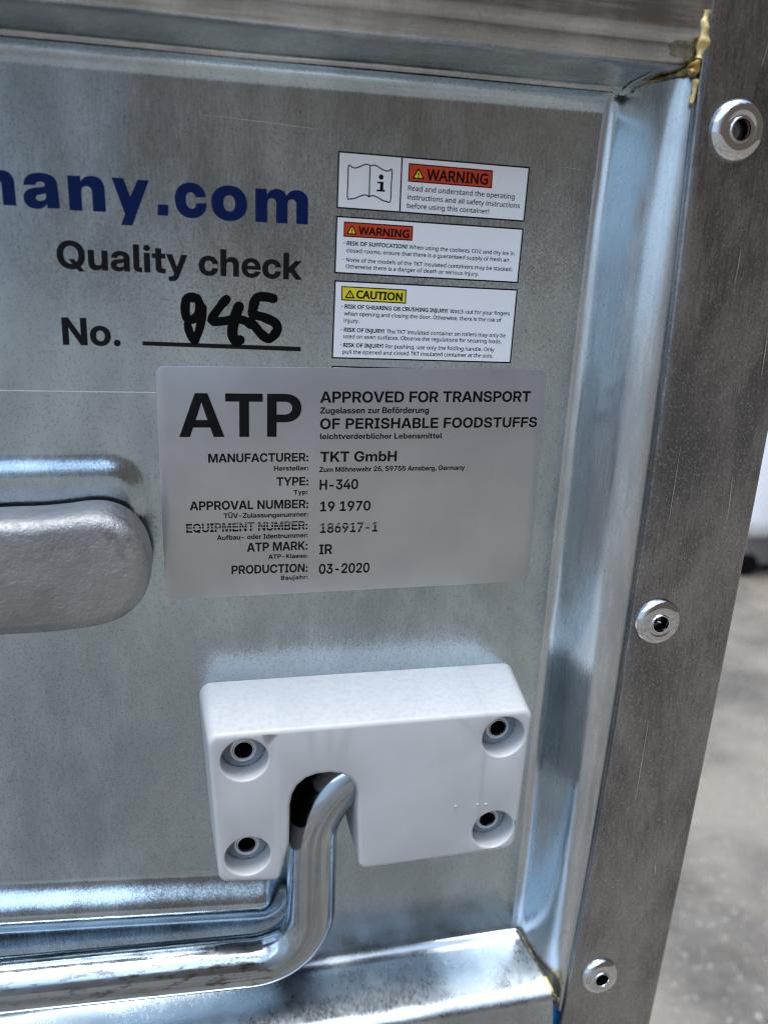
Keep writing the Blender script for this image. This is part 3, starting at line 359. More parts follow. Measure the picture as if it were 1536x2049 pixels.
class MB:
    """Collects faces in world millimetres (x right, y away from the viewer, z up)."""
    def __init__(self):
        self.v, self.f, self.m = [], [], []
    def add(self, verts, faces, mat=0):
        b = len(self.v)
        self.v += [tuple(p) for p in verts]
        self.f += [tuple(b + i for i in f) for f in faces]
        self.m += [mat] * len(faces)
    def rings(self, rings, closed=True, mat=0, cap0=False, cap1=False):
        """Quads between successive rings of equal length."""
        n = len(rings[0])
        vv = [p for r in rings for p in r]
        ff = []
        for k in range(len(rings) - 1):
            for i in range(n if closed else n - 1):
                j = (i + 1) % n
                ff.append((k * n + i, k * n + j, (k + 1) * n + j, (k + 1) * n + i))
        if cap0: ff.append(tuple(range(n))[::-1])
        if cap1: ff.append(tuple((len(rings) - 1) * n + i for i in range(n)))
        self.add(vv, ff, mat)
    def box(self, a, b, mat=0):
        x0, y0, z0 = a; x1, y1, z1 = b
        v = [(x0, y0, z0), (x1, y0, z0), (x1, y1, z0), (x0, y1, z0), (x0, y0, z1), (x1, y0, z1), (x1, y1, z1), (x0, y1, z1)]
        self.add(v, [(0, 3, 2, 1), (4, 5, 6, 7), (0, 1, 5, 4), (1, 2, 6, 5), (2, 3, 7, 6), (3, 0, 4, 7)], mat)
    def build(self, name, mats, parent=None, base=None, smooth=35, weld=True, recalc=True):
        if not isinstance(mats, (list, tuple)): mats = [mats]
        if base is None:
            base = root_of(parent) / MM if parent else Vector((0, 0, 0))
        base = Vector(base)
        me = bpy.data.meshes.new(name)
        me.from_pydata([(Vector(p) - base) * MM for p in self.v], [], self.f)
        for m in mats: me.materials.append(m)
        me.polygons.foreach_set('material_index', self.m)
        bm = bmesh.new(); bm.from_mesh(me)
        bmesh.ops.delete(bm, geom=[v for v in bm.verts if not v.link_faces], context='VERTS')
        if weld: bmesh.ops.remove_doubles(bm, verts=bm.verts, dist=2e-6)
        if recalc: bmesh.ops.recalc_face_normals(bm, faces=bm.faces)
        bm.to_mesh(me); bm.free()
        if smooth:
            me.polygons.foreach_set('use_smooth', [True] * len(me.polygons))
            me.set_sharp_from_angle(angle=math.radians(smooth))
        me.update()
        o = bpy.data.objects.new(name, me)
        col.objects.link(o)
        if parent: o.parent = parent
        else: o.location = base * MM
        return o

def rounded(points, seg=8):
    """points: (x, z, radius) corners -> sampled closed outline."""
    out = []
    n = len(points)
    for i in range(n):
        p0, p1, p2 = points[i - 1], points[i], points[(i + 1) % n]
        a = Vector((p0[0] - p1[0], p0[1] - p1[1])); b = Vector((p2[0] - p1[0], p2[1] - p1[1]))
        r = p1[2]
        if r <= 0:
            out.append((p1[0], p1[1])); continue
        ang = a.angle(b)
        L = min(r / math.tan(ang / 2), a.length * .49, b.length * .49)
        a.normalize(); b.normalize()
        s = Vector(p1[:2]) + a * L; e = Vector(p1[:2]) + b * L; c = Vector(p1[:2])
        for k in range(seg + 1):
            t = k / seg
            # rational quadratic = true circular arc
            w = math.sin(ang / 2)
            q = (s * (1 - t) ** 2 + c * 2 * w * t * (1 - t) + e * t * t) / ((1 - t) ** 2 + 2 * w * t * (1 - t) + t * t)
            out.append((q.x, q.y))
    return out

def offset(loop, d):
    """Move a closed outline inwards by d (orientation independent)."""
    n = len(loop)
    area = sum(loop[i][0] * loop[(i + 1) % n][1] - loop[(i + 1) % n][0] * loop[i][1] for i in range(n))
    sgn = 1 if area > 0 else -1
    out = []
    for i in range(n):
        a = Vector(loop[i - 1]); b = Vector(loop[i]); c = Vector(loop[(i + 1) % n])
        t0 = (b - a); t1 = (c - b)
        if t0.length < 1e-6: t0 = t1
        if t1.length < 1e-6: t1 = t0
        t0.normalize(); t1.normalize()
        n0 = Vector((-t0.y, t0.x)) * sgn; n1 = Vector((-t1.y, t1.x)) * sgn
        m = n0 + n1
        m = m / max(m.dot(n0), .35) if m.length > 1e-4 else n0
        p = b + m * d
        out.append((p.x, p.y))
    return out

def winding(loops, x, z):
    w = 0
    for lp in loops:
        x0, z0 = lp[-1]
        for x1, z1 in lp:
            if (z0 <= z) != (z1 <= z):
                if x0 + (z - z0) / (z1 - z0) * (x1 - x0) > x:
                    w += 1 if z1 > z0 else -1
            x0, z0 = x1, z1
    return w

def grown(lp, d):
    """Shift an outline along its left normal (thickens type: outer outlines turn clockwise, counters the other way)."""
    n = len(lp); out = []
    for i in range(n):
        a, b, c = Vector(lp[i - 1]), Vector(lp[i]), Vector(lp[(i + 1) % n])
        t0 = (b - a).normalized(); t1 = (c - b).normalized()
        m = Vector((-t0.y - t1.y, t0.x + t1.x))
        L = m.length_squared / 2
        out.append(tuple(b + m * (d / max(L, .5))) if L > 1e-4 else lp[i])
    return out

def flat(mb, loops, d, mat=0, grow=0.0, evenodd=False):
    """A filled flat outline lying at depth d (mm in front of the panel), facing the viewer."""
    clean = []
    for lp in loops:
        q = [p for i, p in enumerate(lp) if math.hypot(p[0] - lp[i - 1][0], p[1] - lp[i - 1][1]) > 1e-4]
        if len(q) > 2: clean.append(grown(q, grow) if grow else q)
    if not clean: return
    vv, ee = [], []
    for lp in clean:
        b = len(vv); vv += [Vector(p) for p in lp]
        ee += [(b + i, b + (i + 1) % len(lp)) for i in range(len(lp))]
    V, E, F = delaunay_2d_cdt(vv, ee, [], 0, 1e-5)[:3]
    keep = []
    for f in F:
        c = sum((V[i] for i in f), Vector((0, 0))) / len(f)
        w = winding(clean, c.x, c.y)
        if (w % 2 if evenodd else w):
            A, B, C_ = (V[f[k]] for k in range(3))
            keep.append(tuple(f) if (B - A).cross(C_ - A) > 0 else tuple(f)[::-1])
    mb.add([(p.x, -d, p.y) for p in V], keep, mat)

def ribbon(pts, w, ends=True):
    """Outline of a stroke of width w (float or per-point list) with round ends."""
    n = len(pts)
    ws = w if isinstance(w, list) else [w] * n
    L, Rr = [], []
    T = []
    for i in range(n):
        a = Vector(pts[max(i - 1, 0)]); b = Vector(pts[min(i + 1, n - 1)])
        t = (b - a).normalized(); T.append(t)
        nn = Vector((-t.y, t.x)); p = Vector(pts[i])
        L.append(p + nn * ws[i] / 2); Rr.append(p - nn * ws[i] / 2)
    cap = []
    if ends:
        for k in range(1, 6):
            a = math.pi * k / 6
            nn = Vector((-T[-1].y, T[-1].x)); cap.append(Vector(pts[-1]) + (nn * math.cos(a) + T[-1] * math.sin(a)) * ws[-1] / 2)
    cap0 = []
    if ends:
        for k in range(1, 6):
            a = math.pi * k / 6
            nn = Vector((-T[0].y, T[0].x)); cap0.append(Vector(pts[0]) + (-nn * math.cos(a) - T[0] * math.sin(a)) * ws[0] / 2)
    return [(p.x, p.y) for p in L + cap + Rr[::-1] + cap0]

def smooth_path(pts, sub=5):
    out = []
    n = len(pts)
    D = len(pts[0])
    for i in range(n - 1):
        p0, p1, p2, p3 = (pts[max(i - 1, 0)], pts[i], pts[i + 1], pts[min(i + 2, n - 1)])
        for k in range(sub):
            t = k / sub
            out.append(tuple(.5 * (2 * p1[j] + (p2[j] - p0[j]) * t + (2 * p0[j] - 5 * p1[j] + 4 * p2[j] - p3[j]) * t * t + (3 * p1[j] - p0[j] - 3 * p2[j] + p3[j]) * t ** 3) for j in range(D)))
    out.append(tuple(pts[-1]))
    return out

def tube(mb, pts, r, seg=24, mat=0, caps=True, lump=None):
    """Round tube along world-mm points; r float or list; lump = (amplitude, frequency) for uneven beads."""
    n = len(pts)
    P = [Vector(p) for p in pts]
    up = Vector((0, -1, 0))
    rings = []
    for i in range(n):
        t = (P[min(i + 1, n - 1)] - P[max(i - 1, 0)]).normalized()
        if abs(t.dot(up)) > .95: up = Vector((1, 0, 0))
        a = (up - t * up.dot(t)).normalized(); b = t.cross(a)
        up = a
        rr = r[i] if isinstance(r, list) else r
        ring = []
        for k in range(seg):
            th = 2 * math.pi * k / seg
            q = a * math.cos(th) + b * math.sin(th)
            s = rr
            if lump:
                s = rr * (1 + lump[0] * noise.noise((P[i] + q * rr) * lump[1]))
            ring.append(P[i] + q * s)
        rings.append(ring)
    mb.rings(rings, True, mat, caps, caps)

def prism(mb, front, back, d0, d1, r, mat=0, holes=(), seg=5, hole_r=1.2, floor=None, cap=True):
    """Block between depth d0 and d1 whose walls run from outline `back` to outline `front`,
    with a rounded front rim of radius r and round sunk holes (x, z, radius)."""
    rings = []
    for k in range(7):
        t = k / 6 * (1 - r / (d1 - d0))
        rings.append([(b[0] + (f[0] - b[0]) * t, -(d0 + (d1 - d0) * t), b[1] + (f[1] - b[1]) * t) for f, b in zip(front, back)])
    for k in range(1, seg + 1):
        a = math.pi / 2 * k / seg
        d = d1 - r + r * math.sin(a)
        t = (d - d0) / (d1 - d0)
        lp = [(b[0] + (f[0] - b[0]) * t, b[1] + (f[1] - b[1]) * t) for f, b in zip(front, back)]
        lp = offset(lp, r * (1 - math.cos(a)))
        rings.append([(x, -d, z) for x, z in lp])
    mb.rings(rings, True, mat)
    loops = [lp]
    N = 48
    for hx, hz, hr in holes:
        prof = [(hr + hole_r * (1 - math.sin(a)), d1 - hole_r * (1 - math.cos(a))) for a in [math.pi / 2 * k / 4 for k in range(5)]]
        prof += [(hr * .985, floor), (0.01, floor)]
        rr = [[(hx + q * math.cos(2 * math.pi * i / N), -d, hz + q * math.sin(2 * math.pi * i / N)) for i in range(N)] for q, d in prof]
        mb.rings(rr, True, mat)
        loops.append([(p[0], p[2]) for p in rr[0]])
    flat(mb, loops, d1, mat, evenodd=True)

def lathe(mb, c, prof, mat=0, N=48, mats=None, tilt=(0, 0)):
    """Turned shape about the panel normal at c = (x, d, z); prof = (radius, height)."""
    rings = [[(c[0] + q * math.cos(2 * math.pi * i / N), -(c[1] + h + q * (tilt[0] * math.cos(2 * math.pi * i / N) + tilt[1] * math.sin(2 * math.pi * i / N))), c[2] + q * math.sin(2 * math.pi * i / N)) for i in range(N)] for q, h in prof]
    for k in range(len(rings) - 1):
        mb.rings(rings[k:k + 2], True, mats[k] if mats else mat)

# ------------------------------------------------------------------ materials
class Mat:
    def __init__(self, name):
        self.m = bpy.data.materials.new(name)
        self.m.use_nodes = True
        self.t = self.m.node_tree
        self.b = self.t.nodes['Principled BSDF']
        self.tc = self.t.nodes.new('ShaderNodeTexCoord')
    def n(self, kind, **kw):
        x = self.t.nodes.new(kind)
        for k, v in kw.items(): setattr(x, k, v)
        return x
    def l(self, a, b): self.t.links.new(a, b)
    def set(self, **kw):
        for k, v in kw.items(): self.b.inputs[k.replace('_', ' ')].default_value = v
        return self
    def map(self, scale):
        mp = self.n('ShaderNodeMapping'); mp.inputs['Scale'].default_value = scale
        self.l(self.tc.outputs['Object'], mp.inputs['Vector'])
        return mp.outputs[0]
    def noise(self, scale, detail=3, rough=.55, dist=0.0):
        """scale = cycles per metre for x, y, z"""
        x = self.n('ShaderNodeTexNoise')
        x.inputs['Scale'].default_value = 1; x.inputs['Detail'].default_value = detail
        x.inputs['Roughness'].default_value = rough; x.inputs['Distortion'].default_value = dist
        self.l(self.map(scale if isinstance(scale, tuple) else (scale,) * 3), x.inputs['Vector'])
        return x.outputs['Fac']
    def range(self, s, a, b, c, d, smooth=True):
        x = self.n('ShaderNodeMapRange', interpolation_type='SMOOTHSTEP' if smooth else 'LINEAR')
        for k, v in zip(('From Min', 'From Max', 'To Min', 'To Max'), (a, b, c, d)): x.inputs[k].default_value = v
        self.l(s, x.inputs['Value'])
        return x.outputs['Result']
    def math(self, op, a, b):
        x = self.n('ShaderNodeMath', operation=op)
        for i, v in enumerate((a, b)):
            if isinstance(v, (int, float)): x.inputs[i].default_value = v
            else: self.l(v, x.inputs[i])
        return x.outputs[0]
    def mix(self, fac, a, b):
        x = self.n('ShaderNodeMix', data_type='RGBA')
        if isinstance(fac, (int, float)): x.inputs['Factor'].default_value = fac
        else: self.l(fac, x.inputs['Factor'])
        for k, v in (('A', a), ('B', b)):
            if isinstance(v, tuple): x.inputs[k].default_value = v + (1,) if len(v) == 3 else v
            else: self.l(v, x.inputs[k])
        return x.outputs['Result']
    def bump(self, h, strength, dist=.0002):
        x = self.n('ShaderNodeBump'); x.inputs['Strength'].default_value = strength; x.inputs['Distance'].default_value = dist
        self.l(h, x.inputs['Height'])
        if self.b.inputs['Normal'].is_linked:
            self.l(self.b.inputs['Normal'].links[0].from_socket, x.inputs['Normal'])
        self.l(x.outputs[0], self.b.inputs['Normal'])

def galvanised(name, wavy=.8, base=(.56, .665, .73), dark=(.41, .49, .545), rough=(.17, .26), brush=(900, 900, 60), brush_amt=.5, spangle=1.0, scuff=None):
    M = Mat(name)
    M.set(Metallic=1.0)
    big = M.noise((13, 13, 7), 5, .62, .6)
    fine = M.noise(brush, 3, .6)
    grain = M.noise(1500, 2, .7)
    cloudy = M.noise((60, 60, 25), 4, .6)
    f = M.math('ADD', M.math('MULTIPLY', big, .60), M.math('ADD', M.math('MULTIPLY', fine, brush_amt * .5), M.math('MULTIPLY', cloudy, .30)))
    c = M.mix(M.range(f, .35 + .25 * brush_amt, .57 + .25 * brush_amt, 0, 1), dark, base)
    # zinc crystals: tiny flakes that each take the light a little differently
    vo = M.n('ShaderNodeTexVoronoi'); vo.inputs['Scale'].default_value = 1
    M.l(M.map((2000, 2000, 1700)), vo.inputs['Vector'])
    fl = M.n('ShaderNodeSeparateColor'); M.l(vo.outputs['Color'], fl.inputs[0])
    c = M.mix(M.range(fl.outputs[0], .80, 1.0, 0, .22 * spangle), c, (.70, .72, .74))
    c = M.mix(M.range(fl.outputs[1], .80, 1.0, 0, .35 * spangle), c, (.16, .165, .17))
    # scattered dark specks
    sp = M.noise((520, 520, 300), 2, .5)
    c = M.mix(M.range(sp, .72, .78, 0, .6), c, (.07, .07, .075))
    if scuff:
        s = M.noise(scuff[0], 4, .65)
        c = M.mix(M.range(s, scuff[1], scuff[2], 0, scuff[3]), c, scuff[4])
    M.l(c, M.b.inputs['Base Color'])
    rg = M.math('ADD', M.math('MULTIPLY', cloudy, .5), M.math('MULTIPLY', fine, .5))
    M.l(M.range(rg, .36, .64, rough[0], rough[1]), M.b.inputs['Roughness'])
    # each flake is tipped a little its own way
    ge = M.n('ShaderNodeNewGeometry')
    off = M.n('ShaderNodeVectorMath', operation='SUBTRACT'); M.l(vo.outputs['Color'], off.inputs[0]); off.inputs[1].default_value = (.5, .5, .5)
    sc = M.n('ShaderNodeVectorMath', operation='SCALE'); M.l(off.outputs[0], sc.inputs[0]); sc.inputs['Scale'].default_value = .045 * spangle
    ad = M.n('ShaderNodeVectorMath', operation='ADD'); M.l(ge.outputs['Normal'], ad.inputs[0]); M.l(sc.outputs[0], ad.inputs[1])
    nm = M.n('ShaderNodeVectorMath', operation='NORMALIZE'); M.l(ad.outputs[0], nm.inputs[0])
    M.l(nm.outputs[0], M.b.inputs['Normal'])
    M.bump(M.noise(brush, 3, .6), .10 * brush_amt, .0003)
    M.bump(M.noise((7, 7, 4), 3), wavy, .006)
    M.bump(grain, .05, .0002)
    return M.m

M_panel = galvanised('galvanised sheet', brush=(1000, 1000, 150), brush_amt=.28, spangle=1.0)
M_wall = galvanised('galvanised sheet, folded edge', wavy=.2, base=(.62, .67, .70), dark=(.46, .50, .53), rough=(.20, .28), spangle=.5)
M_rail = galvanised('galvanised rail', base=(.55, .56, .555), dark=(.34, .35, .35), rough=(.20, .32), brush=(60, 900, 900), spangle=.6)
M_sill = galvanised('galvanised sill', base=(.58, .635, .67), dark=(.38, .42, .445), rough=(.25, .37), brush=(900, 400, 900), brush_amt=.3, spangle=.3)
M_post = galvanised('dull galvanised angle', base=(.34, .34, .345), dark=(.15, .152, .157), rough=(.24, .36), brush=(2200, 2200, 90), brush_amt=.45, spangle=1.3,
                    scuff=((1700, 1700, 22), .58, .74, .4, (.38, .38, .38)))

def plain(name, color, rough=.5, metal=0.0, var=0.0, scale=200, bump=0.0, bscale=800, spec=.5, coat=0):
    M = Mat(name)
    M.set(Roughness=rough, Metallic=metal)
    M.b.inputs['Specular IOR Level'].default_value = spec
    if coat: M.b.inputs['Coat Weight'].default_value = coat
    k = M.noise(scale, 4, .6)
    d = tuple(max(0, x * (1 - var)) for x in color); u = tuple(min(1, x * (1 + var)) for x in color)
    M.l(M.mix(M.range(k, .3, .7, 0, 1), d, u), M.b.inputs['Base Color'])
    if bump: M.bump(M.noise(bscale, 3, .6), bump, .0005)
    return M.m

M_black = plain('black print', (.006, .006, .0065), .5, var=.15, spec=.12)
M_blue = plain('dark blue print', (.0015, .013, .080), .5, var=.05, spec=.12)
M_ink = plain('black print on sheet metal', (.008, .008, .009), .6, var=.1, spec=.12)
M_marker = plain('black marker ink', (.002, .002, .0025), .6, var=.5, scale=900, spec=.08)
M_white = plain('white label film', (.87, .88, .90), .36, var=.015, scale=60, bump=.02, bscale=300)
M_red = plain('orange red print', (.60, .045, .008), .4, var=.04)
M_yellow = plain('yellow print', (.78, .66, .020), .4, var=.03)
M_film = plain('pale film edge', (.75, .78, .82), .3, .3)
M_scratch = plain('bright scratch', (.85, .88, .90), .25, 1.0, bump=.4, bscale=2000)
M_hole_shade = plain('rivet hole shade', (.003, .003, .003), .9, spec=0)  # flat black stands in for the shade down the rivet holes
M_rubber_shade = plain('black rubber and slot shade', (.006, .0065, .0065), .8, var=.2, spec=.03)  # tub casters, and the black boxes that darken the keeper slot
M_bluegasket = plain('blue plastic', (.004, .16, .42), .35, var=.25, scale=160, bump=.3, bscale=400)

def foil():
    M = Mat('silver grey foil')
    M.set(Metallic=.8, Roughness=.36)
    c = M.mix(M.range(M.noise((30, 30, 30), 4), .3, .7, 0, 1), (.45, .46, .475), (.51, .52, .535))
    c = M.mix(M.range(M.noise(2200, 2, .7), .62, .78, 0, .5), c, (.46, .46, .48))
    c = M.mix(M.range(M.noise((70, 70, 45), 5, .7), .64, .78, 0, .35), c, (.42, .42, .44))
    M.l(c, M.b.inputs['Base Color'])
    M.bump(M.noise((18, 18, 18), 3), .25, .002)
    M.bump(M.noise(1800, 2), .06, .0002)
    return M.m
M_foil = foil()

def plastic():
    M = Mat('off white moulded plastic')
    M.set(Roughness=.42)
    M.b.inputs['Subsurface Weight'].default_value = .06
    M.b.inputs['Subsurface Scale'].default_value = .002
    c = M.mix(M.range(M.noise(30, 4), .3, .7, 0, 1), (.41, .42, .428), (.45, .46, .468))
    # worn grey dust, mostly where things were laid on the top
    geo = M.n('ShaderNodeNewGeometry'); sx = M.n('ShaderNodeSeparateXYZ'); M.l(geo.outputs['True Normal'], sx.inputs[0])
    up = M.range(sx.outputs['Z'], .3, .9, 0, 1)
    dust = M.math('MULTIPLY', up, M.range(M.noise((420, 420, 420), 5, .75), .44, .62, 0, .5))
    c = M.mix(dust, c, (.34, .36, .37))
    c = M.mix(M.range(M.noise((110, 110, 170), 5, .74), .63, .75, 0, .42), c, (.28, .27, .29))
    M.l(c, M.b.inputs['Base Color'])
    M.l(M.range(M.noise(240, 3), .3, .7, .36, .5), M.b.inputs['Roughness'])
    # the raised middle pad: a half millimetre step moulded into the face on either side
    ob = M.n('ShaderNodeSeparateXYZ'); M.l(M.tc.outputs['Object'], ob.inputs[0])
    step = M.math('MULTIPLY', M.range(ob.outputs['X'], -.0445, -.0415, 0, 1), M.range(ob.outputs['X'], .0455, .0485, 1, 0))
    M.bump(step, .5, .0006)
    M.bump(M.noise((14, 14, 14), 3), .3, .003)
    M.bump(M.noise(700, 3), .05, .0003)
    return M.m
M_plastic = plastic()

def cast():
    M = Mat('sand cast alloy')
    M.set(Metallic=.85)
    big = M.noise(16, 3)
    c = M.mix(M.range(big, .35, .65, 0, 1), (.25, .25, .252), (.33, .33, .335))
    st = M.noise((45, 45, 45), 4, .6)
    c = M.mix(M.range(st, .60, .72, 0, .5), c, (.11, .11, .107))
    M.l(c, M.b.inputs['Base Color'])
    M.l(M.range(M.noise(500, 3), .3, .7, .42, .58), M.b.inputs['Roughness'])
    M.bump(M.noise((1100, 1100, 1200), 4, .6), .5, .0007)
    M.bump(M.noise(300, 3, .6), .14, .0012)
    M.bump(M.noise(90, 3), .3, .003)
    return M.m
M_cast = cast()

def zinc(name, color=(.42, .465, .505), rough=.17, scuffs=True):
    M = Mat(name)
    M.set(Metallic=1.0)
    c = M.mix(M.range(M.noise((25, 60, 60), 4), .3, .7, 0, 1), tuple(x * .86 for x in color), color)
    if scuffs:
        # rub marks along the lying length of the rod
        so = M.n('ShaderNodeSeparateXYZ'); M.l(M.tc.outputs['Object'], so.inputs[0])
        low = M.math('MULTIPLY', M.range(so.outputs['X'], -.20, -.035, .35, 1), M.range(so.outputs['X'], -.022, -.006, 1, 0))
        c = M.mix(M.math('MULTIPLY', low, M.range(M.noise((90, 260, 260), 5, .74), .52, .62, 0, .8)), c, (.10, .09, .085))
    M.l(c, M.b.inputs['Base Color'])
    M.l(M.range(M.noise((120, 300, 300), 4), .3, .7, rough * .8, rough * 1.6), M.b.inputs['Roughness'])
    M.bump(M.noise((40, 120, 120), 3), .08, .0006)
    return M.m
M_rod = zinc('zinc plated rod', rough=.13)
M_rivet = zinc('bright rivet steel', (.68, .70, .72), .05, False)
M_rivet2 = zinc('matt rivet steel', (.56, .61, .66), .24, False)

def sealant(name, a, b):
    M = Mat(name)
    M.set(Roughness=.35)
    c = M.mix(M.range(M.noise(260, 4, .65), .35, .65, 0, 1), a, b)
    M.l(c, M.b.inputs['Base Color'])
    M.b.inputs['Subsurface Weight'].default_value = .12
    M.b.inputs['Subsurface Scale'].default_value = .001
    M.bump(M.noise(900, 4), .4, .0006)
    return M.m
M_seal = sealant('yellow sealant', (.52, .37, .12), (.66, .56, .28))
M_amber = sealant('aged amber sealant', (.16, .085, .012), (.40, .26, .05))
def smear():
    M = Mat('thin resin smear')
    M.set(Roughness=.3)
    M.l(M.mix(M.range(M.noise(300, 4), .35, .65, 0, 1), (.10, .075, .03), (.22, .19, .12)), M.b.inputs['Base Color'])
    M.l(M.range(M.noise(250, 4, .7), .35, .6, .25, .8), M.b.inputs['Alpha'])
    return M.m
M_smear = smear()
M_seam = sealant('grimy seam sealant', (.035, .033, .022), (.12, .11, .07))

def concrete():
    M = Mat('worn concrete')
    big = M.noise(2.0, 5, .6)
    c = M.mix(M.range(big, .36, .62, 0, 1), (.052, .044, .035), (.178, .150, .116))
    c = M.mix(M.range(M.noise(34, 4, .7), .35, .65, 0, .35), c, (.14, .128, .112))
    c = M.mix(M.range(M.noise(70, 3, .6), .60, .68, 0, .8), c, (.24, .22, .19))
    c = M.mix(M.range(M.noise(26, 4, .7), .63, .72, 0, .7), c, (.075, .07, .064))
    M.l(c, M.b.inputs['Base Color'])
    M.l(M.range(M.noise(12, 4), .35, .65, .35, .75), M.b.inputs['Roughness'])
    M.bump(M.noise(90, 4, .65), .8, .004)
    return M.m
M_ground = concrete()

# ------------------------------------------------------------------ ground
GZ = -900
g = MB()
g.add([(-40000, -40000, GZ), (40000, -40000, GZ), (40000, 40000, GZ), (-40000, 40000, GZ)], [(0, 1, 2, 3)])
tag(g.build('ground', M_ground, base=(0, 0, GZ), smooth=0), kind='structure')

# ------------------------------------------------------------------ the insulated container
box = empty('insulated_container', (0, 200, GZ))
tag(box, 'riveted galvanised sheet metal container with a recessed panel and a grey corner post', 'container')

def lerp_table(t, z):
    if z >= t[0][0]: return t[0][1]
    for (a, u), (b, v) in zip(t, t[1:]):
        if z >= b: return u + (v - u) * (a - z) / (a - b)
    return t[-1][1]
IN = [(300, 180.5), (110, 177.6), (60, 175.9), (0, 175.1), (-180, 174.2), (-420, 173.6)]
def x_in(z): return lerp_table(IN, z)
def post_l(z):
    z = max(min(z, 140), -340); return 192.4 - .01182 * z - 1.178e-4 * z * z
def post_r(z):
    z = max(min(z, 140), -360); return 244.27 + .01205 * z - 4e-5 * z * z

def sstep(a, b, x):
    t = max(0, min(1, (x - a) / (b - a))); return t * t * (3 - 2 * t)

def bead(x, z, xe, ze, slope, hw, soft, H):
    """raised rib running off to the left from a rounded end at (xe, ze)"""
    zc = ze + slope * min(x - xe, 0)
    dx = max(x - xe, 0); dz = z - zc
    r = math.hypot(dx, dz)
    return H * sstep(hw, hw - soft, r)

def panel_depth(x, z):
    d = bead(x, z, -20, -50, 0.0, 16.5, 9.0, 2.8)
    d += bead(x, z, 38, -252, -.10, 14.5, 14.2, 8.2)
    # the sheet is folded forward along its top
    if z > 99.5:
        a = min((z - 99.5) / 6.5, 1); d += 6.5 * (1 - math.sqrt(max(0, 1 - a * a)))
    return d

pm = MB()
def axis(lo, hi, a, b, coarse, fine):
    out = []; v = lo
    while v < hi - 1e-6:
        out.append(v); v += fine if a <= v < b else coarse
    out.append(hi); return out
xs = axis(-420, 171.5, -100, 171.5, 10, 1.6)
zs = axis(-297.5, 99.5, -297.5, 99.5, 5, 1.3) + [99.5 + 6.5 * math.sin(math.pi / 2 * k / 8) for k in range(1, 9)]
for zi in range(len(zs)): pass
grid = [[(x + (x_in(z) - 175.5) * sstep(100, 171.5, x), -panel_depth(x, z), z) for x in xs] for z in zs]
pm.rings(grid, closed=False)
panel = pm.build('front_panel', M_panel, box, smooth=60)

# folded side wall on the right, running out to the post
prof = [(-4.5, -.3), (-4, 0), (-2.2, .15), (-.8, .7), (.2, 1.7), (.9, 3.0), (1.5, 5), (2.8, 11), (4.2, 17), (5.2, 20.5), (6.2, 23.6), (7.6, 26.6), (9.4, 29.2), (11.6, 31.3), (14, 32.8), (17, 33.8), (24, 34.1)]
w = MB()
zz = [109 - (109 + 320.5) * k / 90 for k in range(91)]
w.rings([[(x_in(z) + x + (.5 * noise.noise(Vector((x * .1, 7, z * .03)))), -d, z) for x, d in prof] for z in zz], closed=False)
w.build('folded_side_wall', M_wall, box, smooth=60)

# top rail: underside, small lip and front face
prof = [(106.6, -4), (106.2, 3.4), (106.0, 5.4), (106.3, 6.3), (107.0, 6.8), (107.7, 7.2), (108.1, 8.2), (109.0, 13), (109.5, 20), (109.8, 28), (110.1, 31.4), (110.9, 33.7), (112.3, 35.2), (114, 35.9), (117.0, 36.0), (117.8, 36.1), (118.7, 36.8), (119.3, 37.7), (120.5, 38.2), (123, 38.3), (150, 38.0), (300, 38)]
r_ = MB()
xx = [-420 + (190.5 + 420) * k / 90 for k in range(91)]
r_.rings([[(x, -d - (.35 * noise.noise(Vector((x * .02, z * .05, 3))) if d > 0 else 0), z + (.4 * noise.noise(Vector((x * .015, 1, 9))))) for z, d in prof] for x in xx], closed=False)
rail = r_.build('top_rail', M_rail, box, smooth=60)
# the folded end of the rail's inner lip
lip = MB()
lip.rings([[(a, -d, z) for a, d, z in sec] for sec in
           ([(176.6, 5.6, 105.6), (178.4, 5.6, 105.6)], [(176.8, 7.4, 107.2), (178.3, 7.4, 107.2)], [(176.9, 16, 108.9), (177.9, 16, 108.9)], [(176.9, 27, 109.2), (177.6, 27, 109.2)])], closed=False)
lip.build('lip_end', M_wall, rail, smooth=60)

# bottom sill: upward facing ledge, rounded lip and front face
prof = [(-294.8, -6), (-295.4, -1), (-296.1, .9), (-297.0, 2.0), (-298.0, 3.6), (-298.5, 6), (-300.2, 18), (-301.9, 29), (-302.7, 32.2), (-304.2, 34.8), (-306.3, 36.2), (-309, 36.7), (-330, 36.8), (-420, 36.8)]
s_ = MB()
N = 70
rows = []
for k in range(N + 1):
    row = []
    for z, d in prof:
        xe = 172.6 + max(d, 0) * .16 + (2.2 if z < -309 else 0)
        x = -420 + (xe + 420) * k / N
        row.append((x, -d - .4 * noise.noise(Vector((x * .02, z * .04, 5))), z + .5 * noise.noise(Vector((x * .013, 4, 2)))))
    rows.append(row)
s_.rings(rows, closed=False)
sill = s_.build('bottom_sill', M_sill, box, smooth=60)

# the shell of the box behind the recessed front
sh = MB()
sh.box((-420, 14, -860), (243, 500, -424)); sh.box((-420, 14, -424), (233, 500, 300))
sh.build('box_shell', M_post, box, smooth=0)

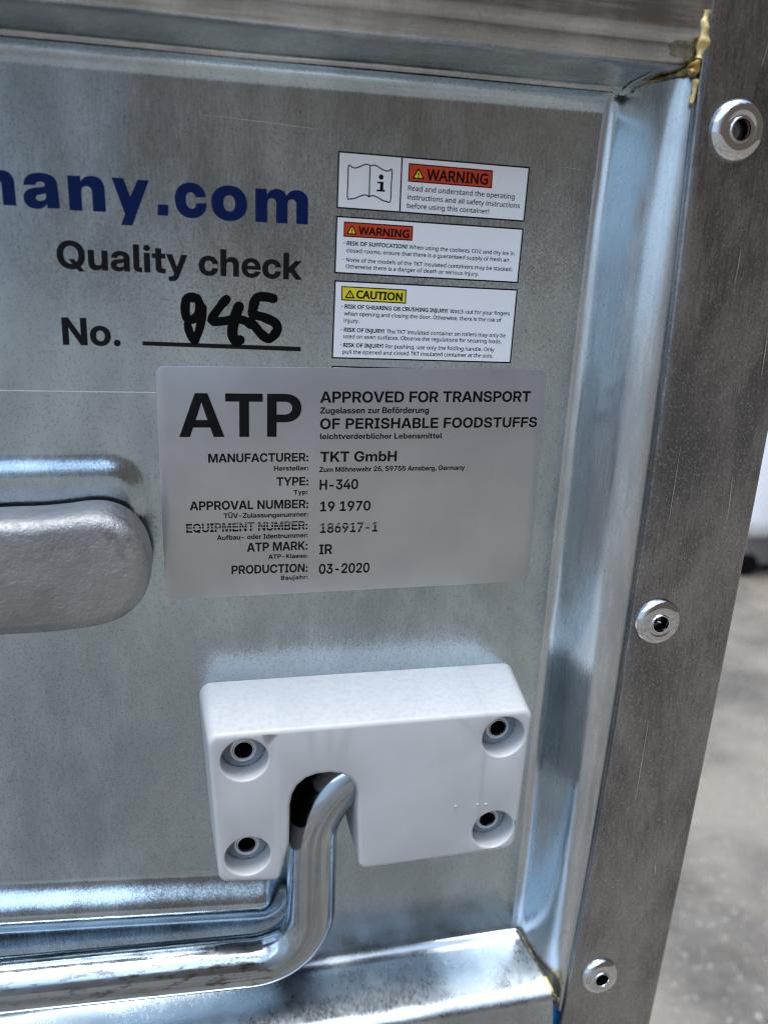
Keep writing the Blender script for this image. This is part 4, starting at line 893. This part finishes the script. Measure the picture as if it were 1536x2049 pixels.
# corner post: an angle with a face, two small folded rims and the return along the side
p_ = MB()
rows = []
for k in range(81):
    z = 300 - 720 * k / 80
    a, b = post_l(z), post_r(z)
    rows.append([(a + .2, -34.5, z), (a, -36.6, z), (a + .15, -37.6, z), (a + .7, -38.1, z)] + [(a + (b - a) * t, -38.1 - .25 * noise.noise(Vector((t * 3, 2, z * .02))), z) for t in (.1, .25, .4, .55, .7, .85)] +
                [(b - 3.2, -38.1, z), (b - 2.0, -37.85, z), (b - .9, -37.1, z), (b - .25, -36.1, z), (b, -34.6, z), (b, 60, z), (b - 2, 60, z), (b - 2, -34, z), (a + .6, -34, z)])
p_.rings(rows, closed=True)
post = p_.build('corner_post', M_post, box, smooth=50)

def rivet_mesh(mb, c, R, H, hole, ring, proud, tilt):
    prof, mats = [], []
    prof += [(R, -1.2), (R, .35)]
    for k in range(1, 11):
        t = k / 10
        prof.append((R - (R - ring) * (1 - math.cos(t * math.pi / 2)) ** .9, .35 + H * math.sin(t * math.pi / 2) ** .8))
    top = prof[-1][1]
    prof += [(ring - .5, top - .15), (ring - .9, top - .35), (hole + .9, top - .30), (hole + .55, top + proud), (hole + .15, top + proud), (hole, top - .1), (hole * .99, top - 1.0), (hole * .97, top - 6.5)]
    m = [0] * (len(prof) - 1); m[-1] = 1
    prof += [(.02, top - 6.5)]
    m += [1]
    lathe(mb, c, prof, mats=m, tilt=tilt)
for (x, z), R, tl in (((206.8, 90.8), 10.6, (.02, .01)), ((203.9, -101.6), 10.3, (.05, -.03)), ((200.7, -292.8), 9.6, (.03, -.07))):
    m_ = MB()
    rivet_mesh(m_, (x, 38.1, z), R, 3.2, R * .33, R * .60, .25, tl)
    if abs(z + 101.6) < 1:            # the broken pin still sits in this one
        tube(m_, [(x - .9, -37.0, z - .5), (x - .4, -39.0, z + .2), (x + .5, -39.9, z + .5), (x + 1.0, -40.0, z - .2)], [1.0, .8, .55, .3], 10)
    m_.build('rivet', [M_rivet, M_hole_shade], post, smooth=40, recalc=True)

for (xa, za, xb, zb, wd) in ((213, 112, 214.5, 121, .35), (229, -38, 230, -58, .22), (207, -150, 206.2, -196, .22), (216, 38, 216.4, 52, .3), (222, -230, 223, -236, .4), (203, -25, 202.6, -60, .18), (234, 20, 234.5, 2, .3)):
    m = MB(); c = ribbon([(xa, za), ((xa + xb) / 2 + .15, (za + zb) / 2), (xb, zb)], [wd * .4, wd, wd * .3])
    flat(m, [c], 38.5); m.build('scratch', M_scratch, post, smooth=0, weld=False, recalc=False)

# sealant
def bead_part(name, pts, r, mat, parent, lump=(.5, .5), seg=18, sub=12):
    m = MB(); P = smooth_path([(x, -d, z) for x, d, z in pts], sub)
    rr = [r * (.72 + .55 * (.5 + .9 * noise.noise(Vector((i * .11, r * 7, 1))))) for i in range(len(P))]; rr[0] *= .4; rr[-1] *= .4
    tube(m, P, rr, seg, lump=lump)
    return m.build(name, mat, parent, smooth=80)
bead_part('sealant_bead', [(189.2, 37.2, 127.5), (188.9, 37.4, 122), (189.2, 37.6, 117), (188.4, 37.4, 112.5)], 1.7, M_seal, box, (.6, .31))
bead_part('sealant_bead', [(187.8, 36.4, 112), (188.2, 36.6, 109.8), (187.4, 36, 107.5)], 2.0, M_amber, box, (.5, .4))
bead_part('sealant_bead', [(188.9, 36.6, 106.5), (189.1, 36.6, 102.5), (188.5, 36.6, 98.5)], 1.0, M_seal, box, (.5, .5))
bead_part('seam_sealant', [(178.6, 2.4, 105.6), (180.6, 8, 106.6), (182.3, 15, 107.6), (184.0, 23, 108.3), (186, 31, 108.8)], .65, M_seam, box, (.8, .6))
bead_part('seam_sealant', [(181.2, 13, 107.8), (182.9, 20, 108.4), (185.2, 29, 109.0), (187.6, 35, 109.2)], .6, M_amber, box, (.9, .7))
bead_part('seam_sealant', [(172.6, 1, -295.4), (174.6, 5, -297.8), (175.4, 11, -299.6), (176.6, 20, -301.4), (177.6, 26, -302.6), (179.4, 33, -305.4), (182.6, 35.2, -309.4)], .9, M_seam, box, (.5, .4))
bead_part('sealant_bead', [(177.7, 26.6, -302.2), (178.4, 29.6, -303.2), (179.0, 31.4, -304.4), (179.3, 32.8, -306.2)], 1.15, M_seal, box, (.3, .4))
bead_part('sealant_bead', [(180.2, 33.4, -307.0), (181.2, 34.0, -308.4), (182.6, 34.2, -309.4)], .95, M_seal, box, (.3, .4))
# thin amber smear around the upper corner
st_ = MB()
flat(st_, [[(180.0 + 7.4 * math.cos(a) * (1 + .25 * noise.noise(Vector((math.cos(a) * 2, math.sin(a) * 2, 1)))) + 5, 115.2 + 3.2 * math.sin(a) * (1 + .3 * noise.noise(Vector((math.cos(a) * 2, math.sin(a) * 2, 5))))) for a in [2 * math.pi * k / 40 for k in range(40)]]], 36.5)
st_.build('sealant_smear', M_smear, box, smooth=0)

gk = MB()
gk.rings([[(179 + q, -(27 + 3 * math.sin(math.pi * q / 14)), z) for q in (0, 3, 6, 9, 12, 14)] for z in (-317.5, -318.2, -330, -360, -420)], closed=False)
gk.build('blue_gasket', M_bluegasket, box, smooth=50)

# ------------------------------------------------------------------ printed writing on the panel
GL = {}
def glyph_loops(font, ch):
    key = (font, ch)
    if key in GL: return GL[key]
    adv, conts = GLYPHS['R' if font == 'N' else font][ch]
    loops = []
    for c in conts:
        q = [(c[i], c[i + 1], c[i + 2]) for i in range(0, len(c), 3)]
        e = []
        for i in range(len(q)):
            a, b = q[i], q[(i + 1) % len(q)]
            e.append(a)
            if not a[2] and not b[2]: e.append(((a[0] + b[0]) / 2, (a[1] + b[1]) / 2, 1))
        k = next(i for i, p in enumerate(e) if p[2]); e = e[k:] + e[:k] + [e[k]]
        out = []; i = 0
        while i < len(e) - 1:
            a, b = e[i], e[i + 1]
            out.append((a[0], a[1]))
            if b[2]: i += 1
            else:
                d = e[i + 2]
                for s in (1, 2, 3):
                    t = s / 4
                    out.append(((1 - t) ** 2 * a[0] + 2 * t * (1 - t) * b[0] + t * t * d[0], (1 - t) ** 2 * a[1] + 2 * t * (1 - t) * b[1] + t * t * d[1]))
                i += 2
        loops.append(out)
    GL[key] = (adv, loops)
    return GL[key]

def set_line(entry):
    """Loops (panel mm) of one line of type set from its left to its right end."""
    grp, font, s, x0, z0, x1, z1, cap = entry
    pen = 0; items = []
    for ch in s:
        adv, loops = glyph_loops(font, ch)
        items.append((pen, loops)); pen += adv
    xs_ = [p + q[0] for p, lp in items for l in lp for q in l]
    lo, hi = min(xs_), max(xs_)
    ys = cap / CAP_HEIGHT[font]
    wid = math.hypot(x1 - x0, z1 - z0)
    k = wid / (hi - lo)
    track = 0
    if font == 'B' and k > ys * 1.06 and len(s) > 3:
        k2 = ys * 1.06
        track = (wid - (hi - lo) * k2) / (len(s) - 1) / k2; k = k2
    u = Vector((x1 - x0, z1 - z0)).normalized(); v = Vector((-u.y, u.x))
    res = []
    for i, (p, loops) in enumerate(items):
        if loops:
            res.append([[tuple(Vector((x0, z0)) + u * ((p + track * i + q[0] - lo) * k) + v * (q[1] * ys)) for q in l] for l in loops])
    return res

def write(name, groups, d, mat, parent, grow=0.0, extra=()):
    m = MB()
    for e in TEXTS:
        if e[0] in groups:
            for g_ in set_line(e): flat(m, g_, d, 0, grow)
    for lp in extra: flat(m, [lp], d, 0)
    return m.build(name, mat, parent, smooth=0, weld=False, recalc=False)

write('web_address', ('panel web',), .10, M_blue, panel, 0.04, [SHAPES['y'], SHAPES['dot']])
write('printed_words', ('panel quality',), .10, M_ink, panel, 0.12)
m = MB(); flat(m, [SHAPES['underline']], .10); m.build('writing_line', M_ink, panel, smooth=0)
m = MB()
for i, (k, wd) in enumerate((('h9', 3.4), ('h9b', 3.1), ('h4', 3.3), ('h4b', 4.0), ('h5', 3.6))):
    P = smooth_path(SHAPES[k], 4)
    W_ = [wd * (1 + .14 * noise.noise(Vector((j * .35, i * 9, 0)))) for j in range(len(P))]
    flat(m, [ribbon(P, W_)], .12 + .015 * i)
m.build('handwritten_number', M_marker, panel, smooth=0, weld=False, recalc=False)

m = MB()
flat(m, [[(-150, -8.2), (-.4, -9.9), (-.4, -10.2), (-150, -8.5)]], .09)
m.build('film_edge', M_film, panel, smooth=0)
for a, b, wd in (((151.9, 69.8), (159.9, 75.2), .12), ((160.0, 43.5), (161.4, 45.7), .5), ((166.3, 42.4), (168.8, 44.6), .45), ((158.6, 40.4), (159.6, 40.9), .5), ((159.6, 40.9), (166.3, 42.5), .08),
                 ((171.6, 73.0), (172.2, 76.2), .22), ((151.2, 69.2), (152.6, 70.2), .35), ((158, 79.5), (170, 78.6), .1), ((20, 88.5), (64, 86.4), .14), ((-52.9, -59.1), (-39.0, -63.4), .12), ((-14, -66.1), (-.4, -67.3), .16), ((-46, 8), (-22, 5.6), .1), ((139, 3), (152, 2.4), .08)):
    m = MB(); flat(m, [ribbon([a, ((a[0] + b[0]) / 2 + .1, (a[1] + b[1]) / 2 + .15), b], [wd * .4, wd, wd * .3])], .07 + (4.6 if -64 < a[1] < -58 and a[0] < -30 else 0))
    m.build('scratch', M_scratch, panel, smooth=0, weld=False, recalc=False)

# ------------------------------------------------------------------ warning labels
def inset_quad(q, d):
    return offset([tuple(p) for p in q], d)
def sheet(name, quad, d, border, mats, parent=None, base=None):
    """A thin sticker with a printed border: sides, border ring, inner field."""
    q = [tuple(p) for p in quad]; i = inset_quad(q, border)
    m = MB()
    m.rings([[(x, -.01, z) for x, z in q], [(x, -d, z) for x, z in q], [(x, -d, z) for x, z in i]], True, 0)
    m.add([(x, -d, z) for x, z in i], [(0, 1, 2, 3)], 1)
    return m.build(name, mats, parent, base=base, smooth=0)
LAB = ['white warning sticker with an open book symbol beside an orange banner, topmost of the column',
       'white warning sticker on suffocation risk, orange banner at upper left and no book symbol',
       'white sticker with a yellow caution banner, just above the silver plate',
       'white sticker almost wholly hidden under the top edge of the silver plate']
q3 = SHAPES['label3']
u = Vector(q3[1]) - Vector(q3[0])
q4 = [(67.75, .75), (147.5, -.75), (146.8, -33), (67.0, -32)]
quads = [SHAPES['label1'], SHAPES['label2'], SHAPES['label3'], q4]
stickers = []
for i, q in enumerate(quads):
    c = sum((Vector(p) for p in q), Vector((0, 0))) / 4
    o = sheet('warning_label', q, .15, .55, [M_black, M_white], base=(c.x, 0, q[2][1]))
    tag(o, LAB[i], 'label', 'warning labels on the sheet metal panel')
    stickers.append(o)
def triangle_sheet(pts, d, outer, inner, parent, frame):
    m = MB()
    def tri(s, dd, mat):
        c = sum((Vector(p) for p in pts), Vector((0, 0))) / 3
        P = [c + (Vector(p) - c) * s for p in pts]
        flat(m, [rounded([(p.x, p.y, .28 * s) for p in P], 5)], dd, mat)
    tri(1.10, d, 0)
    tri(.66 if frame else .74, d + .03, 1)
    c = sum((Vector(p) for p in pts), Vector((0, 0))) / 3
    up = (Vector(pts[0]) - c); h = up.length; up.normalize(); sd = Vector((up.y, -up.x))
    w_ = h * .10
    bar = [c + up * h * .36 - sd * w_, c + up * h * .36 + sd * w_, c - up * h * .10 + sd * w_ * .6, c - up * h * .10 - sd * w_ * .6]
    flat(m, [[tuple(p) for p in bar]], d + .06, 0)
    flat(m, [[tuple(c - up * h * .25 + (up * math.sin(a) + sd * math.cos(a)) * w_) for a in [2 * math.pi * k / 12 for k in range(12)]]], d + .06, 0)
    return m.build('hazard_triangle', [outer, inner], parent, smooth=0, weld=False, recalc=False)
for i, (colr, lab) in enumerate(((M_red, 'label1'), (M_red, 'label2'), (M_yellow, 'label3'))):
    b = sheet('hazard_banner', SHAPES['banner%d' % (i + 1)], .21, .42, [M_black, colr], stickers[i])
    triangle_sheet(SHAPES['tri%d' % (i + 1)], .25, M_black, M_yellow, b, i == 2)
    write('banner_word', (lab + ' banner',), .26, M_black, b, .16)
    write('lettering', (lab + ' lettering',), .19, M_black, stickers[i], .035)
    if i: write('bold_lettering', (lab + ' bold',), .19, M_black, stickers[i], .075)
m = MB(); flat(m, [SHAPES['divider']], .19); m.build('divider', M_black, stickers[0], smooth=0)
m = MB()
for k in ('book1', 'book2', 'book3'): flat(m, [ribbon(smooth_path(SHAPES[k], 4) if k != 'book3' else SHAPES[k], .42)], .19 + .01 * int(k[-1]))
c0, c1 = SHAPES['idot']; rr = math.hypot(c1[0] - c0[0], c1[1] - c0[1])
flat(m, [[(c0[0] + rr * math.cos(a), c0[1] + rr * math.sin(a)) for a in [2 * math.pi * k / 24 for k in range(24)]]], .19)
flat(m, [SHAPES['istem']], .19)
m.build('manual_symbol', M_black, stickers[0], smooth=0, weld=False, recalc=False)

# ------------------------------------------------------------------ approval plate
m = MB()
q = rounded([(0, 0, 3.6), (160, .05, 3.6), (160, -96.05, 3.6), (0, -96.05, 3.6)], 8)
m.rings([[(x, -.02, z) for x, z in q], [(x, -.40, z) for x, z in q], [(x, -.46, z) for x, z in offset(q, .12)]], True, 0)
flat(m, [offset(q, .12)], .46)
plate = m.build('approval_plate', M_foil, base=(80, 0, -96), smooth=30)
tag(plate, 'silver grey approval plate with rounded corners and black lettering below the white stickers', 'plate')
write('heading', ('plate heading',), .50, M_black, plate, .10)
write('lettering', ('plate lettering',), .50, M_black, plate, .03)
m = MB()
for dz, wd, xa, xb in ((1.15, .34, 8.4, 59.2), (2.45, .30, 8.4, 59.0), (3.2, .16, 20, 58), (1.7, .13, 9, 40)):
    flat(m, [[(xa, -67.1 + dz), (xb, -67.45 + dz), (xb, -67.45 + dz + wd), (xa, -67.1 + dz + wd)]], .53)
for dz, wd in ((2.9, .34), (1.5, .14), (3.5, .14)):
    flat(m, [[(63.2, -69.25 + dz), (89.3, -69.47 + dz), (89.3, -69.47 + dz + wd), (63.2, -69.25 + dz + wd)]], .53)
m.build('print_faults', M_foil, plate, smooth=0)

# ------------------------------------------------------------------ white keeper block for the rod
front = rounded([(14.9, -140.6, 4.5), (152.9, -141.6, 4.5), (150.6, -213.2, 4.0), (78.4, -213.6, 3.2)], 6)
right_part = rounded([(14.9, -140.6, 4.5), (152.9, -141.6, 5), (150.6, -213.2, 5), (78.2, -214.2, 3.4), (76.9, -190, 0), (76.5, -175, 0), (75.4, -170.8, 0), (73.0, -167.2, 0), (69.4, -164.7, 0), (64.6, -163.5, 0), (58.8, -163.6, 0), (54.4, -165.0, 0), (50.9, -168.0, 0), (48.8, -172.2, 0), (47.8, -177.5, 0), (47.6, -196.4, 0), (43.4, -214.6, 3.0), (18.2, -211.4, 4.0)], 6)
def to_back(p):
    x, z = p
    # walls lean a little: the foot of the block is larger at the left, right and top
    fx = 12.4 if x < 25 else (156.0 if x > 145 else x)
    k = 1.0
    nx = x + ((12.5 - 15.5) * max(0, min(1, (30 - x) / 15)) if x < 30 else 0) + (4.2 * max(0, min(1, (x - 138) / 13)) if x > 138 else 0)
    nz = z + (4.6 * max(0, min(1, (z + 150) / 9)) if z > -150 else 0)
    return (nx, nz)
# resample so the long straight sides carry points of their own
def resample(lp, step=4.0):
    out = []
    for a, b in zip(lp, lp[1:] + lp[:1]):
        L = math.hypot(b[0] - a[0], b[1] - a[1]); k = max(1, int(L / step))
        out += [(a[0] + (b[0] - a[0]) * i / k, a[1] + (b[1] - a[1]) * i / k) for i in range(k)]
    return out
fr = resample(right_part)
HOLES = [(29.3, -153.2, 9.6), (30.1, -199.8, 9.5), (140.2, -154.0, 9.7), (139.0, -201.4, 9.6)]
m = MB()
prism(m, fr, [to_back(p) for p in fr], .1, 35, 1.9, holes=HOLES, floor=24.5, hole_r=.7)
block = m.build('rod_keeper', M_plastic, base=(85, 0, -214), smooth=42)
tag(block, 'white moulded plastic block with four sunk rivets, a metal rod passing through its arched slot', 'rod keeper')
for hx, hz, hr in HOLES:
    m = MB()
    R = 8.9; H = 2.2; hole = 3.6
    prof = [(R, -.2), (R, .8), (R - .5, 1.25), (7.9, 1.5), (7.0, 1.75), (6.0, 2.4), (5.3, 2.9), (4.8, 3.0), (4.4, 2.95), (4.1, 3.2), (3.8, 3.2), (3.6, 2.9), (3.55, 1.3), (3.5, .2)]
    mt = [0] * (len(prof) - 1); mt[-1] = 1
    prof += [(.02, .2)]; mt += [1]
    lathe(m, (hx, 24.6, hz), prof, mats=mt, tilt=(random.uniform(-.03, .03), random.uniform(-.03, .03)))
    m.build('rivet', [M_rivet2, M_hole_shade], block, smooth=40)

m = MB(); m.box((46.5, -6, -203), (60, -.3, -160)); m.box((60, -6, -190), (80, -.3, -160)); m.box((47.0, -33, -197), (48.35, -6, -174))  # added black boxes in place of the deep shade inside the slot
m.build('slot_shade', M_rubber_shade, block, smooth=0)

for x, z, r in ((130.6, -187.0, .42), (134.6, -187.4, .5), (120.4, -186.6, .35)):
    m = MB(); lathe(m, (x, 34.9, z), [(r * 1.6, 0), (r * 1.1, .25), (r * .5, .5), (.01, .55)], N=14)
    m.build('moulding_nick', M_plastic, block, smooth=60)

# ------------------------------------------------------------------ locking rod
RA = 11.2
def fillet(pts, rad, n=14):
    out = [Vector(pts[0])]
    for i in range(1, len(pts) - 1):
        p = Vector(pts[i]); a = (Vector(pts[i - 1]) - p); b = (Vector(pts[i + 1]) - p)
        ang = a.angle(b); L = min(rad[i - 1] / math.tan(ang / 2), a.length * .6, b.length * .6); a.normalize(); b.normalize()
        s, e = p + a * L, p + b * L; w = math.sin(ang / 2)
        for k in range(n + 1):
            t = k / n
            out.append((s * (1 - t) ** 2 + p * 2 * w * t * (1 - t) + e * t * t) / ((1 - t) ** 2 + 2 * w * t * (1 - t) + t * t))
    out.append(Vector(pts[-1]))
    return out
path = fillet([(-420, -15.5, -245), (59.2, -18.6, -273.5), (59.8, -18.6, -178), (112, -17, -166)], [26, 36])
dense = []
for a, b in zip(path, path[1:]):
    k = max(1, int((b - a).length / 8))
    dense += [a.lerp(b, i / k) for i in range(k)]
dense.append(path[-1])
m = MB(); tube(m, dense, RA, 40)
rod = m.build('locking_rod', M_rod, base=(59.2, -17, -284), smooth=60)
tag(rod, 'shiny zinc plated round rod bent upward into the white plastic block', 'rod')

# ------------------------------------------------------------------ cast lever handle
h_up = [(-420, -50), (-150, -52.6), (-80, -52.8), (-54.5, -52.4), (-44, -52.3), (-34, -51.6), (-27.5, -50.8), (-20.7, -50.9), (-14.8, -52.9), (-10.0, -56.6), (-6.4, -62.4), (-4.4, -69.6), (-4.2, -77.0), (-7.4, -85.4), (-13.4, -91.6), (-20.7, -94.8), (-32.5, -96.6), (-48, -97.2), (-80, -97.0), (-150, -96.4), (-420, -96)]
out_ = resample(smooth_path(h_up, 5), 4)
m = MB()
prism(m, out_, out_, 6, 27, 5.5, seg=8)
hd = m.build('lever_handle', M_cast, base=(-200, -12, -97), smooth=60)
tag(hd, 'rough grey cast metal lever with a rounded end, left of the silver plate', 'handle')

# ------------------------------------------------------------------ pale object standing on the concrete behind
def rbox(m, x0, x1, y0, y1, z0, z1, r, mat=0):
    out = rounded([(x0, y0, r), (x1, y0, r), (x1, y1, r), (x0, y1, r)], 6)
    rings = []
    for k in range(6):
        a = math.pi / 2 * k / 5
        lp = offset(out, r * .8 * (1 - math.sin(a)))
        rings.append([(x, y, z0 + r * .8 * (1 - math.cos(a))) for x, y in lp])
    for k in range(6):
        a = math.pi / 2 * k / 5
        lp = offset(out, r * .8 * (1 - math.cos(a)))
        rings.append([(x, y, z1 - r * .8 * (1 - math.sin(a))) for x, y in lp])
    m.rings(rings, True, mat, True, True)
tub = empty('storage_tub', (2150, 2150, GZ))
tag(tub, 'blurred white tub standing on the concrete beyond the corner post', 'tub')
m = MB(); rbox(m, 1690, 2700, 1800, 2500, -770, 100, 90)
m.build('tub_body', plain('white tub plastic', (.84, .86, .88), .4), tub, smooth=50)
m = MB(); rbox(m, 1745, 2650, 1850, 2450, -868, -760, 20)
m.build('tub_base', plain('dark tub base', (.16, .155, .15), .6), tub, smooth=50)
for x in (1760, 2600):
    for y in (1860, 2440):
        m = MB(); m.rings([[(x + 38 * math.cos(a), y + w_, -862 + 38 * math.sin(a)) for a in [2 * math.pi * k / 20 for k in range(20)]] for w_ in (-14, 14)], True, 0, True, True)
        m.build('caster', M_rubber_shade, tub, smooth=40)
